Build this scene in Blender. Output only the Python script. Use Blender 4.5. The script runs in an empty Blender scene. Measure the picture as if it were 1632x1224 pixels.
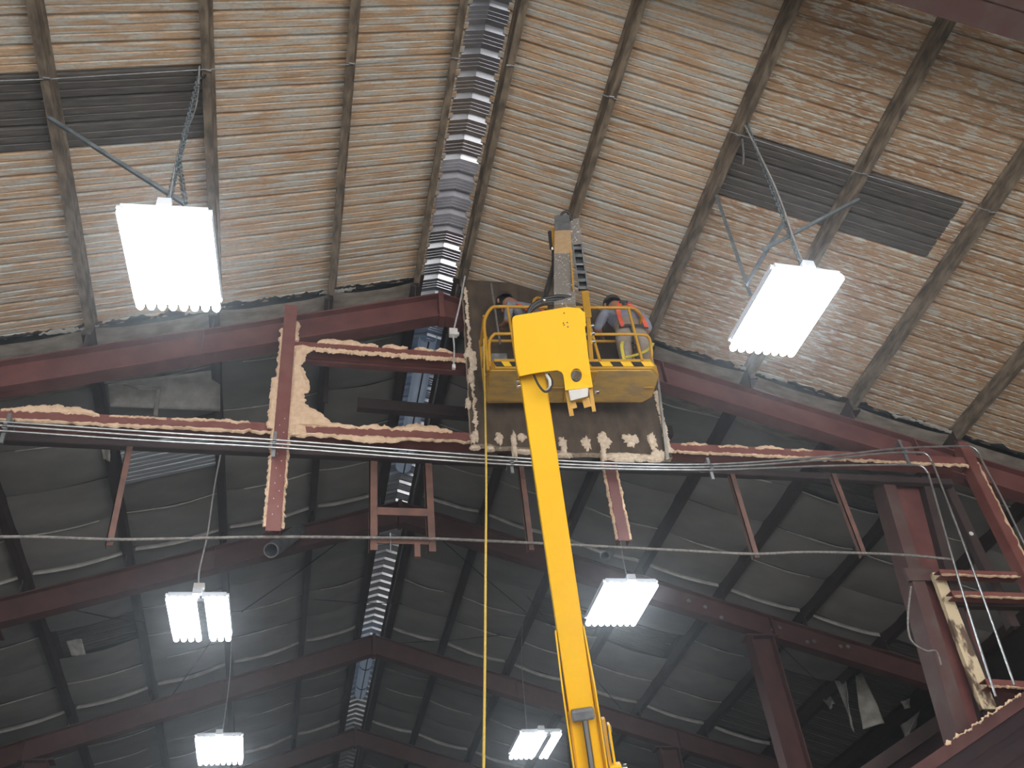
import bpy, bmesh, math, random
from mathutils import Vector, Matrix, noise
random.seed(7)
SC = bpy.context.scene
COL = SC.collection
R = math.radians

# ------------------------------------------------------------------ camera
FPX = 1532.08
YAW, PITCH, ROLL = R(15.977), R(40.744), R(-7.085)
CAM = Vector((0, 0, 1.6))
_f = Vector((math.sin(YAW) * math.cos(PITCH), math.cos(YAW) * math.cos(PITCH), math.sin(PITCH)))
_r0 = Vector((math.cos(YAW), -math.sin(YAW), 0))
_u0 = _r0.cross(_f)
_r = _r0 * math.cos(ROLL) + _u0 * math.sin(ROLL)
_u = -_r0 * math.sin(ROLL) + _u0 * math.cos(ROLL)
cd = bpy.data.cameras.new('camera')
cam = bpy.data.objects.new('camera', cd)
COL.objects.link(cam)
cd.sensor_fit = 'HORIZONTAL'
cd.sensor_width = 36
cd.lens = 36 * FPX / 1632
cd.clip_end = 300
cam.matrix_world = Matrix(((_r.x, _u.x, -_f.x, CAM.x), (_r.y, _u.y, -_f.y, CAM.y), (_r.z, _u.z, -_f.z, CAM.z), (0, 0, 0, 1)))
SC.camera = cam

# ------------------------------------------------------------------ world and light
SC.view_settings.view_transform = 'Standard'
SC.view_settings.look = 'None'
SC.view_settings.gamma = 1
SC.view_settings.use_curve_mapping = False
SC.view_settings.exposure = 0.1
SC.cycles.max_bounces = 4
SC.cycles.diffuse_bounces = 3
SC.cycles.glossy_bounces = 2
SC.cycles.volume_bounces = 0
w = bpy.data.worlds.new('overcast_sky')
SC.world = w
w.use_nodes = True
bg = w.node_tree.nodes['Background']
bg.inputs['Color'].default_value = (0.93, 0.96, 1.0, 1)
bg.inputs['Strength'].default_value = 2.6
# daylight falling through the wide open end of the shed behind the camera
ld = bpy.data.lights.new('open_end_daylight', 'AREA')
ld.shape = 'RECTANGLE'
ld.size = 15
ld.size_y = 5.5
ld.energy = 1500
ld.color = (1.0, 0.97, 0.93)
lo = bpy.data.objects.new('open_end_daylight', ld)
lo.location = (1.7, -6.9, 2.9)
lo.rotation_euler = (R(90 + 22), 0, 0)
COL.objects.link(lo)

# ------------------------------------------------------------------ pixel helpers (1632 x 1224 frame)
def ray(x, y): return _f + _r * ((x - 816) / FPX) - _u * ((y - 612) / FPX)
def atY(x, y, Y):
    d = ray(x, y); return CAM + d * (Y / d.y)
def atZ(x, y, Z):
    d = ray(x, y); return CAM + d * ((Z - CAM.z) / d.z)
def atD(x, y, D): return CAM + ray(x, y) * D
XR, ZR, SL = 1.717, 11.677, 0.332
def roofz(x): return ZR - SL * abs(x - XR)
def atRoof(x, y, dz=0.0):
    d = ray(x, y)
    for s in (-1, 1):
        t = (ZR - dz + SL * s * XR - CAM.z) / (d.z + SL * s * d.x)
        X = CAM + d * t
        if (X.x - XR) * s >= -0.01: return X
    return X

# ------------------------------------------------------------------ materials
MAT = {}
def nodes_of(name):
    m = bpy.data.materials.new(name); m.use_nodes = True
    MAT[name] = m
    nt = m.node_tree
    return m, nt, nt.nodes['Principled BSDF']
def mix(nt, fac, a, b):
    n = nt.nodes.new('ShaderNodeMix'); n.data_type = 'RGBA'
    for s, v in (('Factor', fac), ('A', a), ('B', b)):
        i = [k for k in n.inputs if k.name == s and (k.type == 'RGBA' or s == 'Factor' and k.type == 'VALUE')][0]
        if hasattr(v, 'is_linked'): nt.links.new(v, i)
        elif s == 'Factor': i.default_value = v
        else: i.default_value = (*v, 1)
    return [o for o in n.outputs if o.type == 'RGBA'][0]
def noise_fac(nt, scale, sc=(1, 1, 1), lo=0.4, hi=0.6, detail=4, world=True, rough=.55):
    if world:
        g = nt.nodes.new('ShaderNodeNewGeometry'); src = g.outputs['Position']
    else:
        g = nt.nodes.new('ShaderNodeTexCoord'); src = g.outputs['Object']
    mp = nt.nodes.new('ShaderNodeMapping'); mp.inputs['Scale'].default_value = sc
    nt.links.new(src, mp.inputs['Vector'])
    n = nt.nodes.new('ShaderNodeTexNoise'); n.inputs['Scale'].default_value = scale; n.inputs['Detail'].default_value = detail
    n.inputs['Roughness'].default_value = rough
    nt.links.new(mp.outputs['Vector'], n.inputs['Vector'])
    r = nt.nodes.new('ShaderNodeMapRange'); r.inputs['From Min'].default_value = lo; r.inputs['From Max'].default_value = hi
    nt.links.new(n.outputs['Fac'], r.inputs['Value'])
    return r.outputs['Result'], n.outputs['Fac']
def bump(nt, b, h, strength, dist=.02):
    bn = nt.nodes.new('ShaderNodeBump'); bn.inputs['Strength'].default_value = strength; bn.inputs['Distance'].default_value = dist
    nt.links.new(h, bn.inputs['Height']); nt.links.new(bn.outputs['Normal'], b.inputs['Normal'])
def simple(name, c1, c2, scale=4, rough=.7, metal=0, sc=(1, 1, 1), lo=.4, hi=.65, bmp=0, world=True):
    m, nt, b = nodes_of(name)
    f, h = noise_fac(nt, scale, sc, lo, hi, world=world)
    nt.links.new(mix(nt, f, c1, c2), b.inputs['Base Color'])
    b.inputs['Roughness'].default_value = rough; b.inputs['Metallic'].default_value = metal
    if bmp: bump(nt, b, h, bmp)
    return m
# roof sheets: tan residue over pale grey metal, streaked along the ribs
m, nt, b = nodes_of('coated_roof_sheet')
fa, ha = noise_fac(nt, 4.0, (.55, 6, .55), .45, .56, 6)
fb, hb = noise_fac(nt, 1.1, (1, 1.6, 1), .36, .64, 4)
fc, hc = noise_fac(nt, 12, (.35, 4, .35), .54, .68, 3)
fd, hd = noise_fac(nt, 22, (1, 2.2, 1), .30, .52, 5)
tan_ = mix(nt, fb, (.47, .30, .175), (.60, .43, .285))
c = mix(nt, fa, tan_, (.54, .54, .50))
c = mix(nt, fc, c, (.70, .54, .39))
dk = nt.nodes.new('ShaderNodeMath'); dk.operation = 'SUBTRACT'; dk.inputs[0].default_value = 1; nt.links.new(fd, dk.inputs[1])
dk2 = nt.nodes.new('ShaderNodeMath'); dk2.operation = 'MULTIPLY'; dk2.inputs[1].default_value = .38; nt.links.new(dk.outputs[0], dk2.inputs[0])
c = mix(nt, dk2.outputs[0], c, (.26, .16, .095))
nt.links.new(c, b.inputs['Base Color']); b.inputs['Roughness'].default_value = .8
bump(nt, b, hd, .25, .015)
# the right slope keeps more rust-brown residue in short flecks
m, nt, b = nodes_of('flecked_roof_sheet')
fa, ha = noise_fac(nt, 7, (.8, 5.0, .8), .51, .56, 5)
fb, hb = noise_fac(nt, 1.0, (1, 1.6, 1), .36, .64, 4)
fd, hd = noise_fac(nt, 22, (.8, 2.6, .8), .30, .52, 5)
tan_ = mix(nt, fb, (.37, .225, .125), (.51, .35, .22))
c = mix(nt, fa, tan_, (.56, .53, .46))
dk = nt.nodes.new('ShaderNodeMath'); dk.operation = 'SUBTRACT'; dk.inputs[0].default_value = 1; nt.links.new(fd, dk.inputs[1])
dk2 = nt.nodes.new('ShaderNodeMath'); dk2.operation = 'MULTIPLY'; dk2.inputs[1].default_value = .42; nt.links.new(dk.outputs[0], dk2.inputs[0])
c = mix(nt, dk2.outputs[0], c, (.22, .125, .075))
nt.links.new(c, b.inputs['Base Color']); b.inputs['Roughness'].default_value = .8
bump(nt, b, hd, .4, .015)

simple('bare_dark_sheet', (.075, .068, .062), (.125, .115, .105), 8, .6, 0, (.5, 6, .5))
simple('bare_grey_sheet', (.36, .39, .44), (.46, .49, .54), 8, .45, .3, (.5, 6, .5))
simple('roof_underlay', (.03, .028, .026), (.06, .055, .05), 3, .8)
simple('crusted_purlin', (.10, .078, .058), (.27, .215, .155), 9, .85, 0, (1.6, .5, 1.6), .36, .66, .6)
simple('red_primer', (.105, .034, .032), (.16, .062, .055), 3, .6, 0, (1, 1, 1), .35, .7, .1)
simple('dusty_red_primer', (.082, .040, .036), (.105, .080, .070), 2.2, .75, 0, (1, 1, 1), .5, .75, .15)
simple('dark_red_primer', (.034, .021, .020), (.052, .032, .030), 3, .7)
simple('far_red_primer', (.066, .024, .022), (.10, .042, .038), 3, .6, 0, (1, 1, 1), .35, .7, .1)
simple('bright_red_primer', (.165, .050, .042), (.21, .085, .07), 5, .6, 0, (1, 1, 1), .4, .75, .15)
simple('rusty_steel', (.15, .072, .052), (.10, .052, .042), 7, .8)
simple('insulation_facing', (.20, .19, .18), (.27, .26, .245), 1.4, .55, 0, (1, 1.5, 1), .35, .7, .1)
simple('brown_insulation_edge', (.17, .14, .115), (.30, .26, .22), 4, .8, 0, (1, 2.5, 1), .35, .65, .4)
simple('seam_tape', (.30, .29, .27), (.42, .41, .39), 6, .5)
simple('torn_facing', (.25, .235, .21), (.40, .39, .35), 5, .6)
simple('galvanised_ridge', (.50, .52, .57), (.58, .60, .65), 5, .30, .97)
simple('chalky_ridge', (.34, .345, .40), (.44, .445, .50), 5, .55, .1)
simple('glowing_vent_panel', (.50, .58, .68), (.64, .71, .80), 3, .3, .35)
simple('black_steel', (.012, .012, .014), (.03, .03, .032), 6, .6)
simple('spray_foam', (.58, .40, .26), (.74, .54, .38), 16, .9, 0, (1, 1, 1), .3, .7, .9)
simple('board_facing', (.050, .034, .023), (.105, .076, .052), 7, .85, 0, (1, 1, .45), .35, .68, .5)
simple('board_core', (.56, .44, .33), (.78, .66, .53), 22, .9, 0, (1, 1, 1), .35, .7, .8)
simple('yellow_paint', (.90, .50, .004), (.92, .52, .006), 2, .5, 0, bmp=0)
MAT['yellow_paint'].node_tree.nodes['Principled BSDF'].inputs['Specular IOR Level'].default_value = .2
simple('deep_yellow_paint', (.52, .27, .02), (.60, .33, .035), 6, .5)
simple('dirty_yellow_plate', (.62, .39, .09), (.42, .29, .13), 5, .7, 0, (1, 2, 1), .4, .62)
simple('hazard_yellow', (.90, .55, .02), (.90, .58, .03), 3, .5)
simple('hazard_black', (.02, .017, .015), (.04, .035, .03), 9, .6)
simple('speckled_grey_paint', (.19, .17, .15), (.66, .63, .60), 42, .7, 0, (1, 1, 1), .60, .64)
simple('tan_paint', (.42, .28, .15), (.48, .33, .19), 20, .75)
simple('slate_paint', (.10, .105, .115), (.17, .175, .18), 12, .6)
simple('black_rubber', (.015, .015, .016), (.035, .035, .037), 8, .5)
simple('chrome', (.75, .76, .78), (.82, .83, .85), 4, .12, 1)
simple('zinc', (.42, .43, .44), (.60, .61, .62), 9, .32, .9)
simple('zinc_dull', (.20, .21, .22), (.33, .34, .35), 9, .5, .6)
simple('grey_cable', (.20, .195, .19), (.30, .29, .28), 12, .7)
simple('dusty_rope', (.13, .12, .115), (.24, .22, .20), 30, .9)
simple('pale_cable', (.42, .42, .43), (.55, .55, .55), 12, .6)
simple('yellow_rope', (.50, .33, .05), (.60, .42, .08), 40, .8)
simple('white_enamel', (.70, .74, .80), (.76, .80, .86), 5, .45)
simple('white_plastic', (.62, .60, .57), (.72, .70, .67), 8, .5)
simple('blue_grey_steel', (.10, .125, .14), (.17, .195, .21), 10, .6, .2)
simple('concrete', (.30, .285, .26), (.38, .365, .34), .6, .9)
simple('darkened_floor', (.055, .05, .047), (.085, .078, .072), .6, .9)  # far floor colour darkened so the ridge cap reflects less light
simple('wall_sheet', (.13, .12, .11), (.19, .18, .165), 1.5, .8)
simple('maroon_siding', (.020, .009, .012), (.032, .014, .017), 2, .6)
simple('peeled_paint', (.62, .50, .33), (.13, .085, .06), 7, .85, 0, (1, 1, .5), .47, .55, .5)
simple('shirt_cloth', (.22, .235, .30), (.28, .295, .36), 9, .9, bmp=.2)
simple('khaki_cloth', (.30, .25, .205), (.37, .315, .26), 9, .9, bmp=.2)
simple('skin', (.38, .19, .13), (.44, .23, .16), 6, .6)
simple('boot_leather', (.05, .035, .025), (.08, .055, .04), 9, .7)
simple('dark_cap', (.035, .03, .028), (.06, .052, .048), 9, .9)
simple('harness_red', (.80, .10, .05), (.86, .16, .09), 9, .7)
simple('harness_dark', (.04, .04, .045), (.06, .06, .065), 9, .8)
simple('lanyard_yellow', (.62, .52, .05), (.70, .60, .10), 9, .7)
simple('tyre', (.02, .02, .02), (.035, .035, .035), 9, .9)
def emit(name, col, s):
    m, nt, b = nodes_of(name)
    b.inputs['Base Color'].default_value = (.9, .9, .9, 1)
    b.inputs['Emission Color'].default_value = (*col, 1); b.inputs['Emission Strength'].default_value = s
b = MAT['glowing_vent_panel'].node_tree.nodes['Principled BSDF']   # translucent ridge light, faint emission stands in for daylight through it
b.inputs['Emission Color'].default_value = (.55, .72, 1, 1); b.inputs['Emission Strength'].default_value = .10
emit('lit_tube', (.90, .96, 1.0), 26.0)
simple('dead_tube', (.16, .17, .18), (.20, .21, .22), 5, .3)

# ------------------------------------------------------------------ mesh helpers
class MB:
    def __init__(s): s.v = []; s.f = []; s.m = []; s.smooth = []
    def add(s, vs, fs, mi=0, sm=False):
        o = len(s.v); s.v += [tuple(p) for p in vs]; s.f += [tuple(i + o for i in f) for f in fs]
        s.m += [mi] * len(fs); s.smooth += [sm] * len(fs); return s
    def box(s, lo, hi, mi=0):
        x0, y0, z0 = lo; x1, y1, z1 = hi
        return s.add([(x0, y0, z0), (x1, y0, z0), (x1, y1, z0), (x0, y1, z0), (x0, y0, z1), (x1, y0, z1), (x1, y1, z1), (x0, y1, z1)],
                     [(0, 3, 2, 1), (4, 5, 6, 7), (0, 1, 5, 4), (1, 2, 6, 5), (2, 3, 7, 6), (3, 0, 4, 7)], mi)
    def bar(s, a, b, w, h, up=(0, 0, 1), mi=0, w2=None, h2=None):
        a = Vector(a); b = Vector(b); d = (b - a).normalized(); up = Vector(up)
        sd = d.cross(up)
        if sd.length < 1e-4: sd = d.cross(Vector((0, 1, 0)))
        sd.normalize(); u2 = sd.cross(d)
        w2 = w if w2 is None else w2; h2 = h if h2 is None else h2
        vs = []
        for p, ww, hh in ((a, w, h), (b, w2, h2)):
            for i, j in ((-1, -1), (1, -1), (1, 1), (-1, 1)): vs.append(p + sd * (i * ww / 2) + u2 * (j * hh / 2))
        return s.add(vs, [(0, 1, 2, 3), (7, 6, 5, 4), (0, 4, 5, 1), (1, 5, 6, 2), (2, 6, 7, 3), (3, 7, 4, 0)], mi)
    def tube(s, path, r, n=8, mi=0, caps=True, r2=None):
        path = [Vector(p) for p in path]; N = len(path)
        t0 = (path[1] - path[0]).normalized()
        ref = Vector((0, 0, 1)) if abs(t0.z) < .9 else Vector((1, 0, 0))
        a = t0.cross(ref).normalized(); vs = []; fs = []
        for i, p in enumerate(path):
            t = (path[min(i + 1, N - 1)] - path[max(i - 1, 0)]).normalized()
            a = (a - t * a.dot(t)).normalized(); bb = t.cross(a)
            rr = r if r2 is None else r + (r2 - r) * i / (N - 1)
            for k in range(n):
                q = 2 * math.pi * k / n; vs.append(p + a * (rr * math.cos(q)) + bb * (rr * math.sin(q)))
        for i in range(N - 1):
            for k in range(n): fs.append((i * n + k, i * n + (k + 1) % n, (i + 1) * n + (k + 1) % n, (i + 1) * n + k))
        s.add(vs, fs, mi, True)
        if caps: s.add(vs[:n], [tuple(range(n))[::-1]], mi); s.add(vs[-n:], [tuple(range(n))], mi)
        return s
    def prism(s, poly, ax, d, mi=0, mis=None):
        """poly: list of 3d points (planar), extruded by vector ax*d"""
        off = Vector(ax) * d; n = len(poly); P = [Vector(p) for p in poly]
        s.add(P + [p + off for p in P], [tuple(range(n))[::-1], tuple(range(n, 2 * n))] + [(i, (i + 1) % n, n + (i + 1) % n, n + i) for i in range(n)], mi)
        return s
    def mesh(s, name, mats):
        me = bpy.data.meshes.new(name); me.from_pydata(s.v, [], s.f); me.validate(clean_customdata=False)
        for k in (mats if isinstance(mats, (list, tuple)) else [mats]): me.materials.append(MAT[k])
        if len(me.polygons) == len(s.m):
            me.polygons.foreach_set('material_index', s.m); me.polygons.foreach_set('use_smooth', s.smooth)
        bm = bmesh.new(); bm.from_mesh(me); bmesh.ops.recalc_face_normals(bm, faces=bm.faces); bm.to_mesh(me); bm.free()
        me.update(); return me
    def build(s, name, mats, parent=None, bevel=0, label=None):
        o = bpy.data.objects.new(name, s.mesh(name, mats)); COL.objects.link(o)
        if parent: o.parent = parent
        if bevel:
            md = o.modifiers.new('bevel', 'BEVEL'); md.width = bevel; md.segments = 2; md.limit_method = 'ANGLE'
        if label: o['label'] = label
        return o
def tag(o, label, cat, group=None):
    o['label'] = label; o['category'] = cat
    if group: o['group'] = group
    return o
def struct(o, label=None):
    o['kind'] = 'structure'
    if label: o['label'] = label
    return o
def empty(name, label=None, cat=None, group=None):
    o = bpy.data.objects.new(name, None); o.empty_display_size = .1; COL.objects.link(o)
    if label: tag(o, label, cat, group)
    return o
def inst(name, me, parent=None, loc=(0, 0, 0)):
    o = bpy.data.objects.new(name, me); COL.objects.link(o); o.location = loc
    if parent: o.parent = parent
    return o
def smooth_path(pts, n=10):
    pts = [Vector(p) for p in pts]; out = []
    for i in range(len(pts) - 1):
        p0 = pts[max(i - 1, 0)]; p1 = pts[i]; p2 = pts[i + 1]; p3 = pts[min(i + 2, len(pts) - 1)]
        for k in range(n):
            t = k / n
            out.append(.5 * ((2 * p1) + (p2 - p0) * t + (2 * p0 - 5 * p1 + 4 * p2 - p3) * t * t + (3 * p1 - p0 - 3 * p2 + p3) * t ** 3))
    out.append(pts[-1]); return out
def nz(x, y=0, z=0): return noise.noise(Vector((x, y, z)))
ORD = ['first', 'second', 'third', 'fourth', 'fifth', 'sixth', 'seventh', 'eighth', 'ninth']

# ================================================================== SETTING
Y0, Y1, S = 3.20, 9.04, 5.0            # near frame, open frame, bay
YEND = 29.3
OFF = [.30, 1.45, 2.87, 4.28, 5.69, 7.12, 8.53, 9.95]
XL, XRT = XR - 11.4, XR + 11.4
struct(MB().box((-40, -40, -.2), (45, 7.6, 0)).build('floor', 'concrete'), 'broad pale concrete floor and yard')
struct(MB().box((-40, 7.6, -.2), (45, 40, 0)).build('floor', 'darkened_floor'), 'floor of the far bays, darkened to dim the ridge cap reflection')
def roof_slab(name, ya, yb, mat, z0=.06):
    mb = MB()
    for s in (-1, 1):
        xe = XR + s * 11.6
        mb.prism([(XR, ya, ZR + z0), (xe, ya, roofz(xe) + z0), (xe, ya, roofz(xe) + z0 + .05), (XR, ya, ZR + z0 + .05)], (0, 1, 0), yb - ya)
    return mb.build(name, mat)
ceil_near = struct(roof_slab('ceiling', -7.0, Y1, 'wall_sheet'), 'near bay of the gabled metal roof seen from below')
ceil_far = struct(roof_slab('ceiling', Y1, YEND, 'roof_underlay'), 'far bays of the gabled roof under draped insulation')
eav = roofz(XL)
struct(MB().box((XL - .2, -7, 0), (XL, YEND, eav + .1)).build('wall_left', 'wall_sheet'), 'dim metal side wall on the left')
struct(MB().box((XRT, -7, 0), (XRT + .2, YEND, eav + .1)).build('wall_right', 'wall_sheet'), 'dim metal side wall on the right')
struct(MB().prism([(XL, YEND, 0), (XRT, YEND, 0), (XRT, YEND, eav), (XR, YEND, ZR + .05), (XL, YEND, eav)], (0, 1, 0), .2).build('wall_back', 'wall_sheet'), 'far gable end wall')

# ---- ribbed roof sheets, one rib module each, purlin gap by purlin gap
PW = .291
prof = [(0, .034), (.010, .034), (.021, 0), (.092, 0), (.097, .009), (.110, .009), (.115, 0), (.176, 0), (.181, .009), (.194, .009), (.199, 0), (.262, 0), (.274, .020), (.2895, .024)]
def sheet_mesh(xa, xb, mat, nseg=6, seed=0, thick=.012, y_scale=1.0):
    mb = MB(); n = len(prof); vs = []; fs = []
    for i in range(nseg + 1):
        x = xa + (xb - xa) * i / nseg
        for j, (py, pz) in enumerate(prof):
            jz = .004 * nz(x * 3 + seed, j * 1.7, seed * 3)
            jy = .005 * nz(x * 2.5, j * 2.1, seed + 9)
            vs.append((x - xa, py * y_scale + jy, roofz(x) - roofz(xa) + pz + jz))
    for i in range(nseg):
        for j in range(n - 1): fs.append((i * n + j, i * n + j + 1, (i + 1) * n + j + 1, (i + 1) * n + j))
    mb.add(vs, fs)
    return mb.mesh('roof_panel', mat)
def gaps(side, n):
    edges = [.20] + OFF[1:n + 1]
    for a, b in zip(edges[:-1], edges[1:]): yield (XR + side * a, XR + side * b)
NS = 22
ya0 = 5.03 - 8 * PW
def is_patch(side, g, k):
    yc = ya0 + k * PW + PW / 2
    if not 5.74 < yc < 6.60: return False
    return (side < 0 and g in (2, 3)) or (side > 0 and g in (2, 3))
for side, ng in ((-1, 4), (1, 7)):
    for g, (xa, xb) in enumerate(gaps(side, ng)):
        mt = 'coated_roof_sheet' if side < 0 or g < 2 else 'flecked_roof_sheet'
        var = [sheet_mesh(xa, xb, mt, 7, 10 * g + v + (50 if side > 0 else 0)) for v in range(3)]
        dark = sheet_mesh(xa, xb if not (side > 0 and g == 3) else xa + (xb - xa) * .86, 'bare_dark_sheet', 5, g)
        rest = sheet_mesh(xa + (xb - xa) * .86, xb, mt, 2, g) if side > 0 and g == 3 else None
        for k in range(NS):
            y = ya0 + k * PW
            pa = is_patch(side, g, k)
            me = dark if pa else var[(k * 7 + g) % 3]
            o = inst('roof_panel', me, ceil_near, (xa, y, roofz(xa) + random.uniform(-.004, .004)))
            if pa:
                o['label'] = 'bare dark ribbed sheet'
                if rest: inst('roof_panel', rest, ceil_near, (xa + (xb - xa) * .86, y, roofz(xa + (xb - xa) * .86)))
# ---- ridge cap
cap = empty('roof_ridge', 'ribbed metal ridge cap with bright crossbands running along the roof peak', 'roof ridge')
def cap_mesh(mat, dep, run, hw=.225):
    pr = [(0, .0), (.050, 0), (.053, -.004), (.058, 0), (.098, 0), (.101, -.004), (.106, 0), (.146, 0), (.149, -.004), (.154, 0), (.172, 0), (.182, dep), (.288 - run, dep), (.288, .0), (.2908, 0)]
    mb = MB(); n = len(pr); vs = []; fs = []
    xs = [-hw, 0, hw]
    for i, x in enumerate(xs):
        for (py, pz) in pr: vs.append((x, py, -SL * abs(x) + pz + .012))
    for i in range(2):
        for j in range(n - 1): fs.append((i * n + j, i * n + j + 1, (i + 1) * n + j + 1, (i + 1) * n + j))
    mb.add(vs, fs); return mb.mesh('ridge_cap_panel', mat)
cm = cap_mesh('galvanised_ridge', .058, .044); cm2 = cap_mesh('chalky_ridge', .058, .044); cm3 = cap_mesh('galvanised_ridge', .046, .024)
k = 0; y = ya0
while y < YEND - .3:
    chalk = 7.05 < y < 8.1
    inst('ridge_cap_panel', cm2 if chalk else cm if y < Y1 else cm3, cap, (XR, y, ZR - .018))
    y += PW; k += 1

# ---- insulation blankets of the far bays
BW = 1.0
def blanket_mesh(xa, xb, sag, seed, nx=8, ny=6, mat='insulation_facing', dz=.0):
    vs = []; fs = []
    for i in range(nx + 1):
        u = i / nx; x = xa + (xb - xa) * u
        for j in range(ny + 1):
            v = j / ny
            d = sag * (4 * u * (1 - u)) * (.75 + .25 * 4 * v * (1 - v)) + .02 * nz(u * 3 + seed, v * 2.5, seed) + .025 * (4 * v * (1 - v)) ** .5
            vs.append((x - xa, v * (BW - .005), roofz(x) - roofz(xa) - d - dz))
    for i in range(nx):
        for j in range(ny): fs.append((i * (ny + 1) + j, i * (ny + 1) + j + 1, (i + 1) * (ny + 1) + j + 1, (i + 1) * (ny + 1) + j))
    return MB().add(vs, fs, 0, True).mesh('insulation_blanket', mat)
def tape_mesh(xa, xb, sag, seed, nx=8, u0=0, u1=1, extra=0):
    vs = []; fs = []
    for i in range(nx + 1):
        u = u0 + (u1 - u0) * i / nx; x = xa + (xb - xa) * u
        d = sag * (4 * u * (1 - u)) * .75 + .02 * nz(u * 3 + seed, 0, seed)
        z = roofz(x) - roofz(xa) - d
        wv = .010 + .012 * math.sin(math.pi * (i / nx)) + extra
        vs += [(x - xa, -.004, z - .002), (x - xa, -.010, z - wv - .012), (x - xa, .006, z - wv - .012), (x - xa, .010, z - .002)]
    for i in range(nx):
        a = i * 4; b2 = a + 4
        for q in range(4): fs.append((a + q, a + (q + 1) % 4, b2 + (q + 1) % 4, b2 + q))
    return MB().add(vs, fs, 0, True).mesh('seam_tape', 'seam_tape')
NB = 20
def skip(side, g, k):
    if side < 0 and g == 2 and k == 2: return True
    if side < 0 and g == 3 and k == 7: return True
    if side > 0 and g in (2, 3) and k == 7: return True
    if side > 0 and g == 4 and k == 1: return True
    if side > 0 and g >= 6 and k >= 5: return True
    if side > 0 and g == 5 and k in (7, 8, 9): return True
    return False
for side, ng in ((-1, 6), (1, 8)):
    edges = [.26] + OFF[1:ng]
    for g, (ea, eb) in enumerate(zip(edges[:-1], edges[1:])):
        xa, xb = XR + side * ea, XR + side * eb
        ms = [blanket_mesh(xa, xb, .075, g * 5 + q) for q in range(3)]
        br = blanket_mesh(xa, xb, .085, g * 5 + 1, mat='brown_insulation_edge')
        tps = [tape_mesh(xa, xb, .075, g * 5 + q, 8, *((.0, 1), (.25, 1), (0, .8))[q]) for q in range(3)]
        bare = sheet_mesh(xa, xb, 'bare_dark_sheet', 4, g)
        wide = tape_mesh(xa, xb, .075, g * 5, 8, .04, .96, .055)
        for k in range(NB):
            if (side < 0 and g == 5 and k > 12): continue
            y = Y1 + .03 + k * BW
            if skip(side, g, k):
                for q in range(4):
                    o = inst('roof_panel', bare, ceil_far, (xa, y - .08 + q * PW, roofz(xa))); 
                    o['label'] = 'bare dark ribbed sheet'
                continue
            o = inst('insulation_blanket', br if k == 0 else ms[(k + g) % 3], ceil_far, (xa, y, roofz(xa) - .035))
            if k in (5, 10, 15): inst('seam_tape', wide, o)
            elif k and (k * 5 + g * 3) % 7 not in (0, 3): inst('seam_tape', tps[(k + g) % 3], o)

# ---- dark ragged fringe where the coated sheets stop, at the open frame
def ribbon(pts, lo, hi, nrm, th, seed, nseg=60, across=4, amp=.02, freq=6):
    """lumpy strip along pts; lo/hi are callables of t giving offsets along the side vector"""
    P = [Vector(p) for p in pts]; L = [0]
    for a, b2 in zip(P[:-1], P[1:]): L.append(L[-1] + (b2 - a).length)
    N = Vector(nrm).normalized(); vs = []; fs = []
    cols = across + 1
    for i in range(nseg + 1):
        t = i / nseg; l = t * L[-1]; k = 0
        while k < len(P) - 2 and L[k + 1] < l: k += 1
        p = P[k].lerp(P[k + 1], (l - L[k]) / max(1e-6, L[k + 1] - L[k])); d = (P[k + 1] - P[k]).normalized()
        sd = N.cross(d).normalized()
        a = lo(t) + amp * nz(l * freq, seed, 1) + amp * .7 * nz(l * freq * 3.1, seed, 2) + amp * .6 * nz(l * freq * 6.7, seed, 3)
        c2 = hi(t) + amp * nz(l * freq, seed, 5) + amp * .7 * nz(l * freq * 2.7, seed, 6) + amp * .6 * nz(l * freq * 6.1, seed, 7)
        for j in range(cols):
            u = j / across
            bul = th * (.25 + .75 * math.sin(math.pi * u) ** .6) * (1 + .45 * nz(l * 7, u * 3, seed))
            vs.append(p + sd * (a + (c2 - a) * u) + N * bul)
        vs.append(p + sd * c2); vs.append(p + sd * a)
    m2 = cols + 2
    for i in range(nseg):
        for j in range(m2):
            fs.append((i * m2 + j, i * m2 + (j + 1) % m2, (i + 1) * m2 + (j + 1) % m2, (i + 1) * m2 + j))
    fs.append(tuple(range(m2))); fs.append(tuple(range(nseg * m2, nseg * m2 + m2)))
    return MB().add(vs, fs)
for side, nm in ((-1, 'left'), (1, 'right')):
    e = [XR + side * .3, XR + side * (5.6 if side < 0 else 8.4)]
    pts = [(x, Y1 + .0, roofz(x) - .01) for x in e]
    mb = ribbon(pts, lambda t: -.03, lambda t: .03, (0, 0, -1), .014, 3 + side, 160, 3, .06, 5)
    tag(mb.build('torn_roof_edge', 'black_steel'), 'ragged dark torn edge along the %s roof slope above the open frame' % nm, 'torn edge')
    for q, (ta, tb, zz) in enumerate(((.16, .25, .03), (.47, .56, .03), (.74, .86, .03))):
        a = Vector(pts[0]).lerp(Vector(pts[1]), ta); b2 = Vector(pts[0]).lerp(Vector(pts[1]), tb)
        a.y -= .02; b2.y -= .02; a.z -= zz; b2.z -= zz
        tag(ribbon([a, b2], lambda t: -.012, lambda t: .02 + .02 * math.sin(t * 3), (0, -.4, -1), .008, q + side * 9, 30, 3, .035, 7).build('insulation_scrap', 'torn_facing'),
            'pale torn insulation scrap, %s from the ridge on the %s roof edge' % (ORD[q], nm), 'scrap')

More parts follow.
